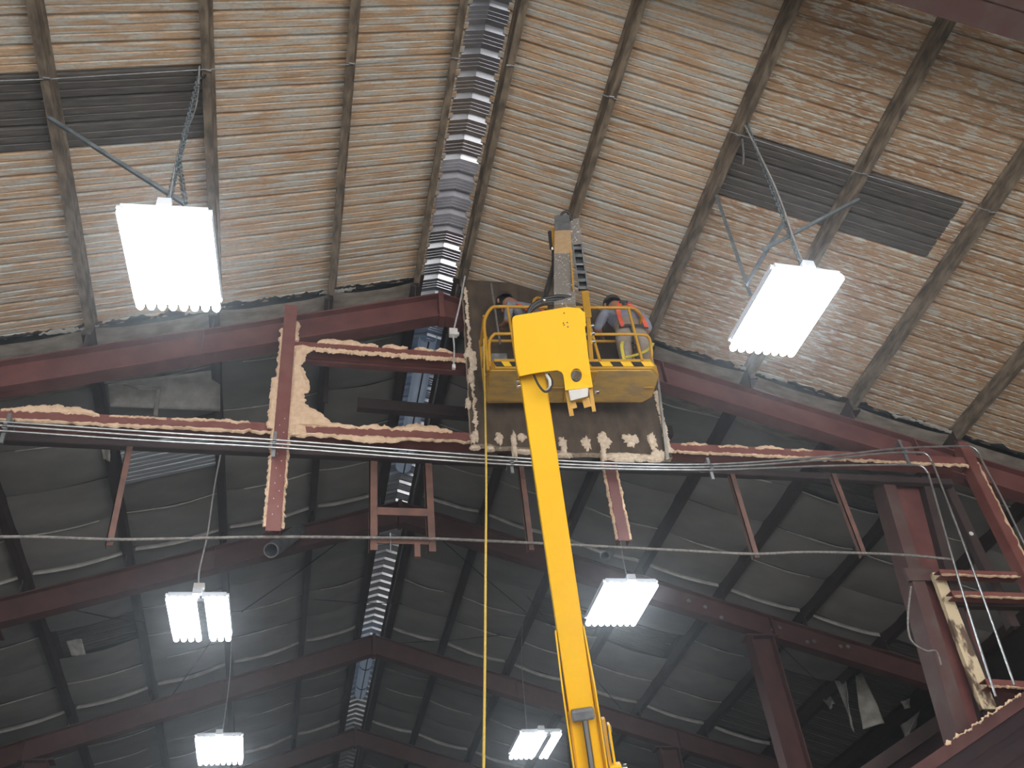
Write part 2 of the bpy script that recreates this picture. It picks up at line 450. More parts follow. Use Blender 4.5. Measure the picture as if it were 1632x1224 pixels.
# ---- purlins (cold formed Z sections)
def zpurlin(x, s, ya, yb, mat, depth=.20, fl=.075, t=.014, lump=0, seed=0):
    zt = roofz(x) - .012
    pr = [(-fl * s, 0), (0, 0), (0, -depth + t), (fl * s, -depth + t), (fl * s, -depth + t + .02), (fl * s + t * s, -depth + t + .02), (fl * s + t * s, -depth), (-t * s, -depth), (-t * s, -t), (-fl * s, -t)]
    n = len(pr); ny = 26 if lump else 2; vs = []; fs = []
    for i in range(ny + 1):
        y = ya + (yb - ya) * i / ny
        for j, (dx, dz) in enumerate(pr):
            jx = lump * nz(y * 4, j * 1.3, seed); jz = lump * nz(y * 4, j * 1.3, seed + 7) if j > 1 else 0
            vs.append((x + dx + jx, y, zt + dz + jz - SL * s * dx * (1 if dz > -.1 else 0)))
    for i in range(ny):
        for j in range(n): fs.append((i * n + j, i * n + (j + 1) % n, (i + 1) * n + (j + 1) % n, (i + 1) * n + j))
    fs.append(tuple(range(n))); fs.append(tuple(range(ny * n, ny * n + n))[::-1])
    return MB().add(vs, fs).build('roof_purlin', mat)
for side, nm, ng, nf in ((-1, 'left', 5, 6), (1, 'right', 7, 8)):
    for i in range(ng):
        o = zpurlin(XR + side * OFF[i], side, Y0 - .2, Y1 - .06, 'crusted_purlin', .165, .045, .018, .005, i + side * 20)
        tag(o, 'crusted grey-brown roof purlin in the near bay, %s %s of the ridge' % (ORD[i], nm), 'purlin', 'crusted purlins of the near bay')
    for i in range(nf):
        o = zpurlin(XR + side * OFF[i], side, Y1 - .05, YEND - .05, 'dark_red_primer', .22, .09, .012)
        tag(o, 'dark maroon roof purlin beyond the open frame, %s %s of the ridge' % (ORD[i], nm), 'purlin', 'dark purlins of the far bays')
# ---- sag rods across the near bay
for side, nm, n in ((-1, 'left', 5), (1, 'right', 7)):
    xs = [XR + side * o for o in OFF[:n]]
    mb = MB()
    mb.tube([(x, 5.56 + .012 * ((i % 2) * 2 - 1), roofz(x) - .172) for i, x in enumerate(xs)], .007, 6)
    o = mb.build('sag_rod', 'zinc_dull'); tag(o, 'thin steel sag rod threaded through the near purlins, %s slope' % nm, 'rod')
    for x in xs: 
        MB().tube([(x - .03, 5.56, roofz(x) - .172), (x + .03, 5.56, roofz(x) - .172)], .016, 6).build('nut', 'zinc_dull', o)

# ---- steel frames: rafters, apex plate, interior columns
def frame(Y, label, mat, cols, near=False):
    root = empty('steel_frame', label, 'steel frame', 'steel roof frames')
    top, bot, bw = .47, .90, (.5 if near else .20)
    for s in (-1, 1):
        xe = XR + s * 11.2
        def p(x, dz, y): return (x, y, roofz(x) - dz)
        web = MB().prism([p(XR, top, Y - .008), p(xe, top, Y - .008), p(xe, bot, Y - .008), p(XR, bot, Y - .008)], (0, 1, 0), .016).build('rafter', mat, root)
        MB().prism([p(XR, top, Y - bw / 2), p(xe, top, Y - bw / 2), p(xe, top + .02, Y - bw / 2), p(XR, top + .02, Y - bw / 2)], (0, 1, 0), bw).build('top_flange', mat, web)
        MB().prism([p(XR, bot - .02, Y - bw / 2), p(xe, bot - .02, Y - bw / 2), p(xe, bot, Y - bw / 2), p(XR, bot, Y - bw / 2)], (0, 1, 0), bw).build('bottom_flange', mat, web)
        for q in (3.0, 6.4) if not near else ():
            x = XR + s * q
            MB().prism([p(x - .006, top + .02, Y - bw / 2), p(x + .006, top + .02, Y - bw / 2), p(x + .006, bot - .02, Y - bw / 2), p(x - .006, bot - .02, Y - bw / 2)], (0, 1, 0), bw).build('stiffener', mat, web)
        # purlin clips standing on the rafter
        for o_ in OFF:
            x = XR + s * o_
            MB().box((x - .05, Y - .05, roofz(x) - top), (x - .035, Y + .05, roofz(x) - .2)).build('purlin_clip', 'dark_red_primer', web)
    MB().box((XR - .035, Y - .105, ZR - bot - .04), (XR + .035, Y + .105, ZR - top + .02)).build('apex_plate', mat, root)
    for s in cols:
        xc = XR + s * 6.12
        zt = roofz(xc) - bot - .08
        c = MB().box((xc - .2, Y - .008, 0), (xc + .2, Y + .008, zt)).build('column', mat, root)
        for sx in (-1, 1):
            MB().box((xc + sx * .2 - .012, Y - .13, 0), (xc + sx * .2 + .012, Y + .13, zt)).build('column_flange', mat, c)
        MB().box((xc - .3, Y - .15, zt), (xc + .3, Y + .15, zt + .03)).build('cap_plate', mat, c)
    return root
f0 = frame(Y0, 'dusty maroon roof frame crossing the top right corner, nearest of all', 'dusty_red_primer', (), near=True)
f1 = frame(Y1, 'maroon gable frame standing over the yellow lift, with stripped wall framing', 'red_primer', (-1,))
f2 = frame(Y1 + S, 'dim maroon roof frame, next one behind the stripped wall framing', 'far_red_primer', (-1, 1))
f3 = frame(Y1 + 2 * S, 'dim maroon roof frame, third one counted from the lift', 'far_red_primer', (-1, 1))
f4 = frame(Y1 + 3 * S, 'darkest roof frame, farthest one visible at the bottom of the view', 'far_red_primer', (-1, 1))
# bolted washers on the second frame
for px, py in ((1098, 957), (1124, 967), (1232, 1003), (1243, 1000), (1287, 1023), (1298, 1022), (1340, 1030), (1352, 1030), (1150, 984)):
    P = atY(px, py, Y1 + S - .03)
    MB().tube([(P.x, Y1 + S - .03, P.z), (P.x, Y1 + S - .005, P.z)], .035, 10).build('bolt_washer', 'zinc_dull', f2)

# ================================================================== STRIPPED WALL FRAMING (plane of the open frame)
YP = 8.82
def foam(pts, lo, hi, th, seed, parent, nseg=60, amp=.02, freq=6):
    return ribbon(pts, lo, hi, (0, -1, 0), th, seed, nseg, 4, amp, freq).build('foam_residue', 'spray_foam', parent, label='crumbly tan spray foam left on the steel')
def channel(name, a, b, w, d, mat, label, cat='girt', group=None):
    """C channel along x or z, open to the back"""
    a = Vector(a); b = Vector(b)
    root = empty(name, label, cat, group)
    dirv = (b - a).normalized(); sd = Vector((0, 1, 0)).cross(dirv)
    MB().bar(a, b, .012, w, up=sd).build('web', mat, root)
    for q in (-1, 1):
        o = sd * (q * w / 2) + Vector((0, d / 2, 0))
        MB().bar(a + o, b + o, d, .012, up=sd).build('flange', mat, root)
    return root
post = channel('wall_post', (-.25, YP - .06, 7.20), (-.25, YP - .06, 10.56), .14, .14, 'bright_red_primer', 'red steel post edged with tan foam, left of the lift', 'post')
for q in range(14):
    P = (-.27 + .05 * (q % 2), YP - .075, 7.4 + q * .1); MB().tube([P, (P[0], P[1] + .014, P[2])], .006, 6).build('rivet', 'white_plastic', post)
gl = channel('wall_girt', (-4.2, YP, 8.615), (8.62, YP, 8.615), .125, .2, 'bright_red_primer', 'long red lower girt crusted with foam behind the steel conduits', 'girt')
gu = channel('wall_girt', (-.18, YP, 9.945), (2.05, YP, 9.925), .085, .2, 'bright_red_primer', 'short red upper girt with foam blobs, left of the brown board', 'girt')
gb = channel('wall_girt', (-4.2, YP + .24, 8.50), (8.5, YP + .24, 8.45), .085, .08, 'dark_red_primer', 'dark maroon lower girt tucked behind the conduits', 'girt')
gb2 = channel('wall_girt', atY(486, 570, YP + .22), atY(745, 588, YP + .22), .10, .08, 'red_primer', 'maroon girt just under the short foam-topped girt', 'girt')
# post foam: left edge, right edge with wide fillet
foam([(-.33, YP - .03, 7.26), (-.33, YP - .03, 10.15)], lambda t: -.02, lambda t: .03 + (.05 if .45 < t < .72 else 0), .025, 1, post, 220, .022, 12)
def wright(t):
    z = 7.26 + t * (9.9 - 7.26)
    if z < 8.5: return .035
    if z < 8.66: return .2
    if z < 9.15: return .15 + .42 * max(0, (9.0 - z) / .35) ** .8 if z < 9.0 else .17
    return .17 + .05 * math.sin(z * 9)
foam([(-.18, YP - .0, 9.9), (-.18, YP - .0, 7.26)], lambda t: -.01, lambda t: wright(1 - t), .035, 2, post, 220, .026, 11)
foam([(-.18, YP - .0, 10.3), (-.18, YP - .0, 9.98)], lambda t: -.01, lambda t: .05, .04, 23, post, 20, .03, 9)
# lower girt foam: below flange all along, lumps above
def lumps(sections):
    def fn(t):
        for a, b2, h in sections:
            if a <= t <= b2: return h * max(0, math.sin(math.pi * (t - a) / (b2 - a))) ** .35
        return .0
    return fn
XA, XB = -4.2, 8.62
tx = lambda x: (x - XA) / (XB - XA)
foam([(XA, YP, 8.555), (XB, YP, 8.555)], lambda t: -.035 - .05 * max(0, nz(t * 14, 4)) - (.07 * max(0, nz(t * 30, 8)) + .02 if tx(-.1) < t < tx(1.1) else 0), lambda t: .004, .03, 4, gl, 420, .028, 9)
def on_top(sections, seed, name='foam'):
    for i, (a, b2, h) in enumerate(sections):
        nsg = max(14, int((b2 - a) * 50))
        foam([(a, YP + .02, 8.665), (b2, YP + .02, 8.665)], lambda t: -.02, lambda t: h * (max(.03, math.sin(math.pi * t)) ** .5) * (.72 + .5 * nz(t * 3.3, seed, i)), .04, seed + i, gl, nsg, .03, 8)
on_top([(-3.2, -2.2, .17), (-2.1, -1.5, .03), (-1.45, -.6, .06), (.05, .62, .10), (.62, 1.02, .10), (1.0, 1.72, .17), (4.6, 4.95, .07), (5.1, 5.5, .06), (5.6, 6.0, .08), (6.1, 6.4, .04)], 30)
for i, (a, b2, h) in enumerate(((.1, .85, .14), (.9, 1.22, .09), (1.3, 1.55, .07), (1.58, 1.8, .07))):
    foam([(a, YP + .02, 9.985), (b2, YP + .02, 9.985)], lambda t: -.02, lambda t: h * (max(.03, math.sin(math.pi * t)) ** .5) * (.72 + .5 * nz(t * 3.3, 5, i)), .04, 50 + i, gu, max(14, int((b2 - a) * 50)), .03, 8)
foam([(-.1, YP, 9.905), (2.0, YP, 9.885)], lambda t: -.07, lambda t: 0, .03, 60, gu, 160, .03, 9)
# right post end below the board
p2 = channel('wall_post', (3.6, YP - .02, 7.22), (3.6, YP - .02, 8.5), .12, .10, 'red_primer', 'short red post edged with foam hanging below the brown board', 'post')
foam([(3.53, YP, 7.24), (3.53, YP, 8.5)], lambda t: -.01, lambda t: .025, .03, 71, p2, 60, .018, 9)
foam([(3.67, YP, 8.5), (3.67, YP, 7.24)], lambda t: -.01, lambda t: .03, .03, 72, p2, 60, .02, 9)
# plain rusty angle hangers
for i, (x, za, zb, lb) in enumerate(((-1.85, 7.08, 8.34, 'thin rusty angle hanger below the conduits, farthest left'), (2.54, 7.15, 8.3, 'thin rusty angle hanger just left of the yellow boom'),
                        (5.24, 7.12, 8.32, 'rusty angle hanger right of the boom, nearer the middle lamp'), (6.66, 7.18, 8.4, 'rusty angle hanger nearest the leaning column'))):
    mb = MB(); mb.box((x - .035, YP + .1, za), (x + .035, YP + .11, zb)); mb.box((x - .035, YP + .1, za), (x - .025, YP + .17, zb))
    tag(mb.build('angle_hanger', 'rusty_steel'), lb, 'hanger', 'rusty hangers under the lower girt')
# H shaped hanger frame at the ridge
hf = empty('hanger_frame', 'rusty H-shaped hanger frame below the conduits under the ridge', 'hanger')
for x in (.80, 1.43):
    mb = MB(); mb.box((x - .045, YP + .1, 7.10), (x + .045, YP + .112, 8.28)); mb.box((x - .045, YP + .1, 7.10), (x - .033, YP + .18, 8.28)); mb.build('upright', 'rusty_steel', hf)
for z, h in ((7.60, .11), (7.23, .10)):
    mb = MB(); mb.box((.84, YP + .09, z - h / 2), (1.40, YP + .102, z + h / 2)); mb.box((.84, YP + .09, z + h / 2 - .012), (1.40, YP + .17, z + h / 2)); mb.build('crossbar', 'rusty_steel', hf)
MB().box((1.24, YP + .08, 7.02), (1.30, YP + .13, 7.2)).build('bracket', 'rusty_steel', hf)
MB().tube([(.98, YP + .07, 7.05), (.98, YP + .07, 7.3)], .007, 6).build('hook', 'zinc_dull', hf)
# drooping cable along the hanger ends
rp = []
for px, py in ((-20, 856), (60, 856), (200, 860), (420, 856), (590, 857), (700, 859), (900, 868), (1075, 877), (1200, 883), (1290, 880), (1430, 884), (1520, 892)):
    rp.append(atY(px, py, YP + .045))
tag(MB().tube(smooth_path(rp, 6), .017, 7).build('slack_cable', 'dusty_rope'), 'long dusty grey cable strung across below the wall framing', 'cable')
# cross beam seen through the opening
CB0, CB1 = atY(570, 641, 10.3), atY(750, 657, 10.3)
cb = channel('cross_beam', CB0, CB1 + (CB1 - CB0) * 1.9, .17, .1, 'dark_red_primer', 'dark maroon cross beam seen through the framed opening', 'beam')
for x in (XR - 1.45, XR + 2.87):
    MB().box((x - .03, 10.28, CB0.z - .05), (x + .03, 10.30, roofz(x) - .1)).build('strap', 'dark_red_primer', cb)

# hanging brown wall board
bd = empty('wall_board', 'dark brown insulated wall board with pale foam patches hanging behind the lift basket', 'board')
def board():
    YB = 8.74; nx, nzv = 34, 36; vs = []; fs = []
    def outline(u, v):
        L = atY(739 + 9 * (1 - v) + 1.5 * math.sin(v * 21), 0, YB)
        x = 1.985 - .06 * (1 - v) + (4.41 + .03 * v - 1.985 + .06 * (1 - v)) * u
        zt = min(11.30, roofz(x) - .06) - .02
        zb = 8.415 + .02 * math.sin(u * 9) + .03 * nz(u * 11, 3) - .03 * u + (.03 if u < .1 else 0)
        xx = x + .015 * nz(v * 13, 5, u) * (1 if u < .04 or u > .96 else 0)
        return xx, zb + (zt - zb) * v
    for lay in (0, 1):
        for i in range(nx + 1):
            for j in range(nzv + 1):
                x, z = outline(i / nx, j / nzv)
                bow = .03 * math.sin(i / nx * 3.1) + .012 * nz(x * 2, z * 2)
                vs.append((x, YB - bow + lay * .09, z))
    n1 = (nx + 1) * (nzv + 1); q = nzv + 1
    for i in range(nx):
        for j in range(nzv):
            a = i * q + j; fs.append((a, a + 1, a + q + 1, a + q)); fs.append((n1 + a, n1 + a + q, n1 + a + q + 1, n1 + a + 1))
    mi = [0] * len(fs)
    rim = [(i * q) for i in range(nx + 1)] + [nx * q + j for j in range(1, q)] + [i * q + nzv for i in range(nx - 1, -1, -1)] + [j for j in range(nzv - 1, 0, -1)]
    for a, b2 in zip(rim, rim[1:] + rim[:1]): fs.append((a, b2, b2 + n1, a + n1)); mi.append(1)
    mb = MB(); mb.add(vs, fs, 0, False); mb.m = mi
    return mb.build('facing', ['board_facing', 'board_core'], bd)
board()
def blob(cx, cz, rx, rz, seed, YB=8.70, n=40, th=.012, name='foam_patch'):
    vs = [(cx, YB - th, cz)]; fs = []
    rings = 4
    for r_ in range(1, rings + 1):
        for k in range(n):
            a = 2 * math.pi * k / n
            rr = (r_ / rings) * (1 + .45 * nz(math.cos(a) * 1.6 + seed, math.sin(a) * 1.6, seed) + .45 * nz(math.cos(a) * 4.5, math.sin(a) * 4.5, seed + 3) + .25 * nz(k * 1.37, 0, seed))
            vs.append((cx + rx * rr * math.cos(a), YB - th * (1 - (r_ / rings) ** 2) + (.04 if r_ == rings else 0) + .006 * nz(k, r_, seed), cz + rz * rr * math.sin(a)))
    for k in range(n): fs.append((0, 1 + k, 1 + (k + 1) % n))
    for r_ in range(rings - 1):
        for k in range(n):
            a = 1 + r_ * n; fs.append((a + k, a + n + k, a + n + (k + 1) % n, a + (k + 1) % n))
    return MB().add(vs, fs, 0, True).build(name, 'board_core', bd)
for i, (px, py, rx, ry) in enumerate(((758, 694, 8, 9), (795, 696, 7, 12), (820, 706, 6, 22), (832, 696, 9, 6), (897, 706, 8, 14), (935, 706, 8, 12), (963, 703, 13, 15), (962, 722, 6, 12), (1006, 701, 14, 11), (1040, 700, 8, 13),
                                   (757, 711, 8, 4), (782, 713, 7, 4), (1000, 727, 34, 6), (1050, 722, 14, 10), (748, 560, 7, 10), (752, 600, 5, 16), (747, 640, 5, 9), (770, 556, 4, 7), (900, 725, 16, 3), (835, 718, 20, 3), (1035, 728, 22, 5))):
    P = atY(px, py, 8.70); k = P.y / ray(px, py).y / FPX
    blob(P.x, P.z, rx * k, ry * k * 1.25, i * 1.7, 8.715 - .02 * math.sin(max(0, min(1, (P.x - 1.95) / 2.45)) * 3.1))
ribbon([(1.975, 8.71, 8.5), (2.0, 8.71, 11.1)], lambda t: -.03 - (.05 if .42 < t < .55 else 0), lambda t: .01, (0, -1, 0), .01, 5, 160, 3, .03, 9).build('foam_edge', 'board_core', bd)
ribbon([(4.40, 8.73, 8.45), (4.42, 8.73, 9.6)], lambda t: -.015, lambda t: .05, (0, -1, 0), .012, 6, 80, 3, .035, 9).build('foam_edge', 'board_core', bd)
MB().prism([atY(1062, 733, 8.66), atY(1067, 731, 8.66), atY(1056, 650, 8.69), atY(1050, 600, 8.71), atY(1047, 600, 8.71)], (0, 1, 0), .02).build('torn_strip', 'torn_facing', bd)

# ---- electrical conduits with clamps
YC = 8.60
TR = [('upper of the three thin steel conduits along the wall framing, bending last at right', [(-20, 671), (0, 672), (250, 689), (450, 702), (740, 724), (950, 737), (1130, 740), (1300, 729), (1430, 715), (1530, 711), (1549, 713), (1560, 722), (1567, 738), (1600, 800), (1645, 893)]),
      ('middle of the three thin steel conduits along the wall framing', [(-20, 677), (0, 678), (250, 696), (450, 708), (740, 730), (950, 742), (1130, 744.5), (1300, 734), (1400, 723), (1460, 721), (1476, 724), (1484, 734), (1492, 752), (1550, 905), (1617, 1092)]),
      ('lowest of the three thin steel conduits along the wall framing, bending first at right', [(-20, 685), (0, 686.5), (250, 703), (450, 714), (740, 736), (950, 746.5), (1130, 749), (1300, 743), (1400, 741), (1455, 741), (1470, 744), (1478, 753), (1484, 770), (1530, 930), (1587, 1110)])]
for lb, pts in TR:
    tag(MB().tube(smooth_path([atY(x, y, YC) for x, y in pts], 5), .0135, 8).build('conduit', 'zinc'), lb, 'conduit', 'steel conduits')
for px, py, h, lb in ((8, 680, 40, 'strut clamp holding the conduits at the left edge'), (437, 706, 34, 'strut clamp holding the conduits on the red post'), (816, 739, 22, 'strut clamp hanging below the conduits beside the boom'), (1133, 745, 28, 'strut clamp holding the conduits right of the board'), (1443, 720, 34, 'strut clamp holding the conduits near the bends')):
    P = atY(px, py, YC); kk = P.y / ray(px, py).y / FPX
    t = empty('strut_clamp', lb, 'clamp', 'conduit clamps')
    hh = h * kk * .75
    MB().box((P.x - .018, YC + .016, P.z - hh), (P.x + .018, YC + .045, P.z + hh)).build('strut', 'zinc_dull', t)
    MB().box((P.x - .018, YC + .045, P.z + hh - .06), (P.x + .018, YP + .02, P.z + hh - .02)).build('arm', 'zinc_dull', t)
    for q in (-.03, 0, .03): MB().tube([(P.x - .02, YC - .02, P.z + q), (P.x + .02, YC - .02, P.z + q)], .008, 6).build('bolt', 'zinc_dull', t)

# ---- white pull cord with junction box
jb = empty('junction_box', 'white junction box on a pale cord hanging left of the brown board', 'junction box')
P0, P1_, P2_ = atY(741, 440, 8.7), atY(722, 531, 8.72), atY(723, 583, 8.72)
MB().tube([P0, P0.lerp(P1_, .5) + Vector((.01, 0, 0)), P1_], .012, 8).build('pipe', 'pale_cable', jb)
MB().box((P1_.x - .055, 8.67, P1_.z - .06), (P1_.x + .055, 8.75, P1_.z + .05)).build('box', 'white_plastic', jb, .008)
MB().box((P1_.x + .055, 8.69, P1_.z - .04), (P1_.x + .075, 8.73, P1_.z + .0)).build('knockout', 'white_plastic', jb)
MB().tube(smooth_path([P1_ + Vector((0, 0, -.06)), P1_.lerp(P2_, .5) + Vector((.012, 0, 0)), P2_], 5), .011, 8).build('cord', 'pale_cable', jb)
MB().box((P2_.x - .02, 8.70, P2_.z - .05), (P2_.x + .02, 8.74, P2_.z + .01)).build('plug', 'white_plastic', jb)

# ---- pipe stubs seen end on
def stub(px, py, r, qx, qy, lb):
    P = atY(px, py, 12.6); mb = MB()
    n = 18; a = []; Pq = atY(qx, qy, 13.9)
    mb.tube([P, Pq], r, n, caps=False); mb.tube([P, Pq], r * .82, n, caps=False)
    vs = []; 
    d = (Pq - P).normalized(); s1 = d.cross(Vector((0, 0, 1))).normalized(); s2 = s1.cross(d)
    for rr in (r, r * .82):
        for k in range(n): vs.append(P + s1 * rr * math.cos(2 * math.pi * k / n) + s2 * rr * math.sin(2 * math.pi * k / n))
    mb.add(vs, [(k, (k + 1) % n, n + (k + 1) % n, n + k) for k in range(n)])
    root = empty('pipe_stub', lb, 'pipe'); mb.build('pipe', 'zinc_dull', root)
    mb2 = MB().tube([Pq - (Pq - P) * .3, Pq - (Pq - P) * .28], r * .8, n); mb2.build('plug', 'black_steel', root)
stub(432, 877, .115, 476, 846, 'open pipe end below the foot of the foam-edged red post')
stub(964, 886, .08, 972, 881, 'small open pipe end right of the yellow boom')

# ---- leaning column, channel and braces at the right
col = empty('leaning_column', 'broad maroon column with peeling edge at right, under the wall framing', 'column')
def bar4(name, a0, a1, b0, b1, d, mat, parent, Y=YP):
    """plate between two pixel edges at depth Y, thickness d backwards"""
    pts = [atY(*a0, Y), atY(*a1, Y), atY(*b1, Y), atY(*b0, Y)]
    return MB().prism(pts, (0, 1, 0), d).build(name, mat, parent)
Q = YP + .3
bar4('web', (1418, 757), (1472, 757), (1362 + 180, 1180), (1434 + 172, 1180), .03, 'red_primer', col, Q + .12)
bar4('front_flange', (1404, 757), (1422, 757), (1532, 1190), (1556, 1190), .28, 'dusty_red_primer', col, Q)
bar4('rear_flange', (1468, 757), (1480, 757), (1580, 1190), (1596, 1190), .28, 'dark_red_primer', col, Q)
bar4('splice_plate', (1440, 905), (1485, 905), (1450, 925), (1494, 925), .05, 'dusty_red_primer', col, Q - .02)
bar4('peeling_cover', (1486, 912), (1503, 912), (1566, 1130), (1590, 1130), .06, 'peeled_paint', col, Q - .08)
bar4('lower_web', (1490, 915), (1506, 915), (1585, 1150), (1606, 1150), .16, 'dark_red_primer', col, Q + .06)
ch = channel('door_jamb', (8.74, YP, 5.0), (8.74, YP, 8.95), .15, .16, 'bright_red_primer', 'bright red upright channel at the right edge beside the conduits', 'post')
foam([(8.80, YP - .0, 6.6), (8.80, YP, 8.6)], lambda t: -.01, lambda t: .012, .02, 91, ch, 50, .03, 8)
ch2 = channel('door_jamb', (8.52, YP + .35, 6.4), (8.52, YP + .35, 8.55), .12, .1, 'dark_red_primer', 'dark maroon upright just inside the bright red channel', 'post')
MB().tube([(8.50, YP + .33, 7.70), (8.50, YP + .36, 7.70)], .03, 10).build('knockout_cap', 'white_plastic', ch2)
for (a, b2, hh, yy, lb) in (((1498, 912), (1622, 916), .07, YP, 'short red rail between the column and the right channel, upper one'), ((1518, 946), (1640, 950), .07, YP, 'short red rail between the column and the right channel, middle one'),
                            ((1572, 1088), (1640, 1092), .08, YP, 'short red rail near the foot of the right conduits')):
    A = atY(*a, yy + .02); B = atY(*b2, yy + .02)
    g = channel('wall_rail', A, B, hh, .12, 'bright_red_primer', lb, 'rail')
    foam([A + Vector((0, -.01, -hh / 2)), B + Vector((0, -.01, -hh / 2))], lambda t: -.02, lambda t: .004, .03, 95, g, 30, .018, 9)
bar = atY(1530, 962, YP + .3)
tag(MB().bar(atY(1520, 962, YP + .3), atY(1640, 965, YP + .3), .1, .1).build('wall_rail', 'dark_red_primer'), 'dark maroon rail behind the short red rails', 'rail')
# black wires on the column
tag(MB().tube(smooth_path([atY(1452, 935, 8.9), atY(1447, 985, 8.85), atY(1452, 1020, 8.85), atY(1475, 1037, 8.85), atY(1492, 1038, 8.88), atY(1500, 1060, 8.9)], 6), .012, 7).build('loose_wire', 'dusty_rope'), 'loose grey wire looping beside the leaning column', 'wire')
# sloping eave beam and maroon siding of the inner room, lower right
lt = empty('inner_room_eave', 'maroon sloping eave beam with siding below, bottom right corner', 'eave')
YE = 8.5
def eave(px0, py0, px1, py1, th, dep, mat, name, Y=YE):
    a = atY(px0, py0, Y); b2 = atY(px1, py1, Y)
    d = (b2 - a); a = a - d * .25; b2 = b2 + d * .25
    n = Vector((-d.z, 0, d.x)).normalized()
    if n.z < 0: n = -n
    return MB().prism([a, b2, b2 - n * th, a - n * th], (0, 1, 0), dep).build(name, mat, lt)
eave(1454, 1222, 1632, 1102, .12, .4, 'far_red_primer', 'eave_beam')
for q in range(9):
    eave(1454, 1222 + 26 + q * 22, 1632, 1102 + 26 + q * 22, .13, .04, 'maroon_siding', 'siding_board', YE + .07 + .03 * (q % 2))
foam([atY(1506, 1187, YE - .01), atY(1626, 1106, YE - .01)], lambda t: -.01, lambda t: .008, .015, 97, lt, 60, .03, 12)
eb = empty('sloping_beam', 'dark maroon sloping beam running behind the leaning column', 'beam')
A = atY(1360, 1246, 10.6); B = atY(1545, 1118, 10.6)
MB().bar(A, B, .12, .16).build('upper_bar', 'dark_red_primer', eb)
A = atY(1385, 1262, 10.7); B = atY(1555, 1144, 10.7)
MB().bar(A, B, .06, .3).build('lower_plate', 'maroon_siding', eb)

# ---- torn insulation flaps
def flap(name, pix, Ys, mat, lb, bulge=.06, curl=3.0):
    """curved sheet from a quad of pixels, four corners a b c d, with depths"""
    c = [atY(x, y, Y) if Y and Y > 0 else atRoof(x, y, -Y if Y else .12) for (x, y), Y in zip(pix, Ys)]
    n = 9; vs = []; fs = []
    nrm = (c[1] - c[0]).cross(c[3] - c[0]).normalized()
    for i in range(n + 1):
        for j in range(n + 1):
            u, v = i / n, j / n
            p = (c[0] * (1 - u) + c[1] * u) * (1 - v) + (c[3] * (1 - u) + c[2] * u) * v
            p = p + nrm * (bulge * math.sin(curl * u + v * 2) + .03 * nz(u * 4, v * 4, pix[0][0]))
            vs.append(p)
    for i in range(n):
        for j in range(n): a = i * (n + 1) + j; fs.append((a, a + 1, a + n + 2, a + n + 1))
    o = MB().add(vs, fs, 0, True).build(name, mat)
    md = o.modifiers.new('thickness', 'SOLIDIFY'); md.thickness = .012
    return tag(o, lb, 'insulation flap')
flap('insulation_flap', [(1362, 1068), (1374, 1072), (1406, 1156), (1378, 1160)], [None, None, 15.2, 15.2], 'torn_facing', 'long pale torn insulation flap hanging under the right rafters', .07)
flap('insulation_flap', [(1330, 1085), (1348, 1078), (1362, 1160), (1358, 1165)], [None, None, 15.4, 15.4], 'seam_tape', 'narrow grey torn strip left of the long pale flap', .06)
flap('insulation_flap', [(1310, 1113), (1322, 1106), (1332, 1122), (1322, 1130)], [None, None, 16.0, 16.0], 'torn_facing', 'small pale scrap left of the hanging torn strip', .03)
flap('insulation_flap', [(1435, 1118), (1450, 1112), (1452, 1128), (1440, 1130)], [None, None, 15.9, 15.9], 'seam_tape', 'small grey scrap between torn flap and leaning column', .03)
flap('insulation_flap', [(1250, 1166), (1272, 1150), (1282, 1200), (1258, 1200)], [None, None, 16.5, 16.5], 'insulation_facing', 'dark grey flap hanging beside the lower right column', .05)
flap('insulation_flap', [(1432, 1150), (1472, 1118), (1462, 1160), (1440, 1180)], [None, None, 16.5, 16.5], 'insulation_facing', 'dark folded flap in the lower right roof corner', .05)
# left torn blanket with exposed metal
flap('insulation_flap', [(172, 612), (352, 588), (350, 655), (176, 648)], [-.17, -.17, -.36, -.40], 'seam_tape', 'large torn grey blanket sagging behind the left rafter', .05, 2)
flap('insulation_flap', [(195, 612), (255, 615), (256, 624), (225, 620)], [-.24, -.26, -.34, -.32], 'torn_facing', 'pale curled lip on the torn left blanket', .03)
flap('insulation_flap', [(250, 622), (256, 622), (250, 664), (244, 664)], [-.35, -.35, -.52, -.52], 'torn_facing', 'thin pale tongue dangling from the torn left blanket', .02)
flap('insulation_flap', [(160, 708), (176, 700), (176, 740), (164, 728)], [11.2, 11.2, 11.2, 11.2], 'torn_facing', 'small pale crumpled scrap left of the bare metal patch', .04)
flap('insulation_flap', [(106, 1022), (130, 1018), (137, 1042), (114, 1046)], [16.3, 16.3, 16.5, 16.5], 'seam_tape', 'small pale square flap below the dark left roof patch', .02)
bp = empty('bare_roof_patch', 'exposed blue-grey ribbed metal patch in the roof behind the left post', 'roof patch')
gx = (XR - OFF[2] - .03, XR - OFF[3] + .09)
gm = sheet_mesh(gx[0], gx[1], 'bare_grey_sheet', 4, 3)
for q in range(3): inst('roof_panel', gm, bp, (gx[0], 11.35 + q * PW, roofz(gx[0]) - .16))
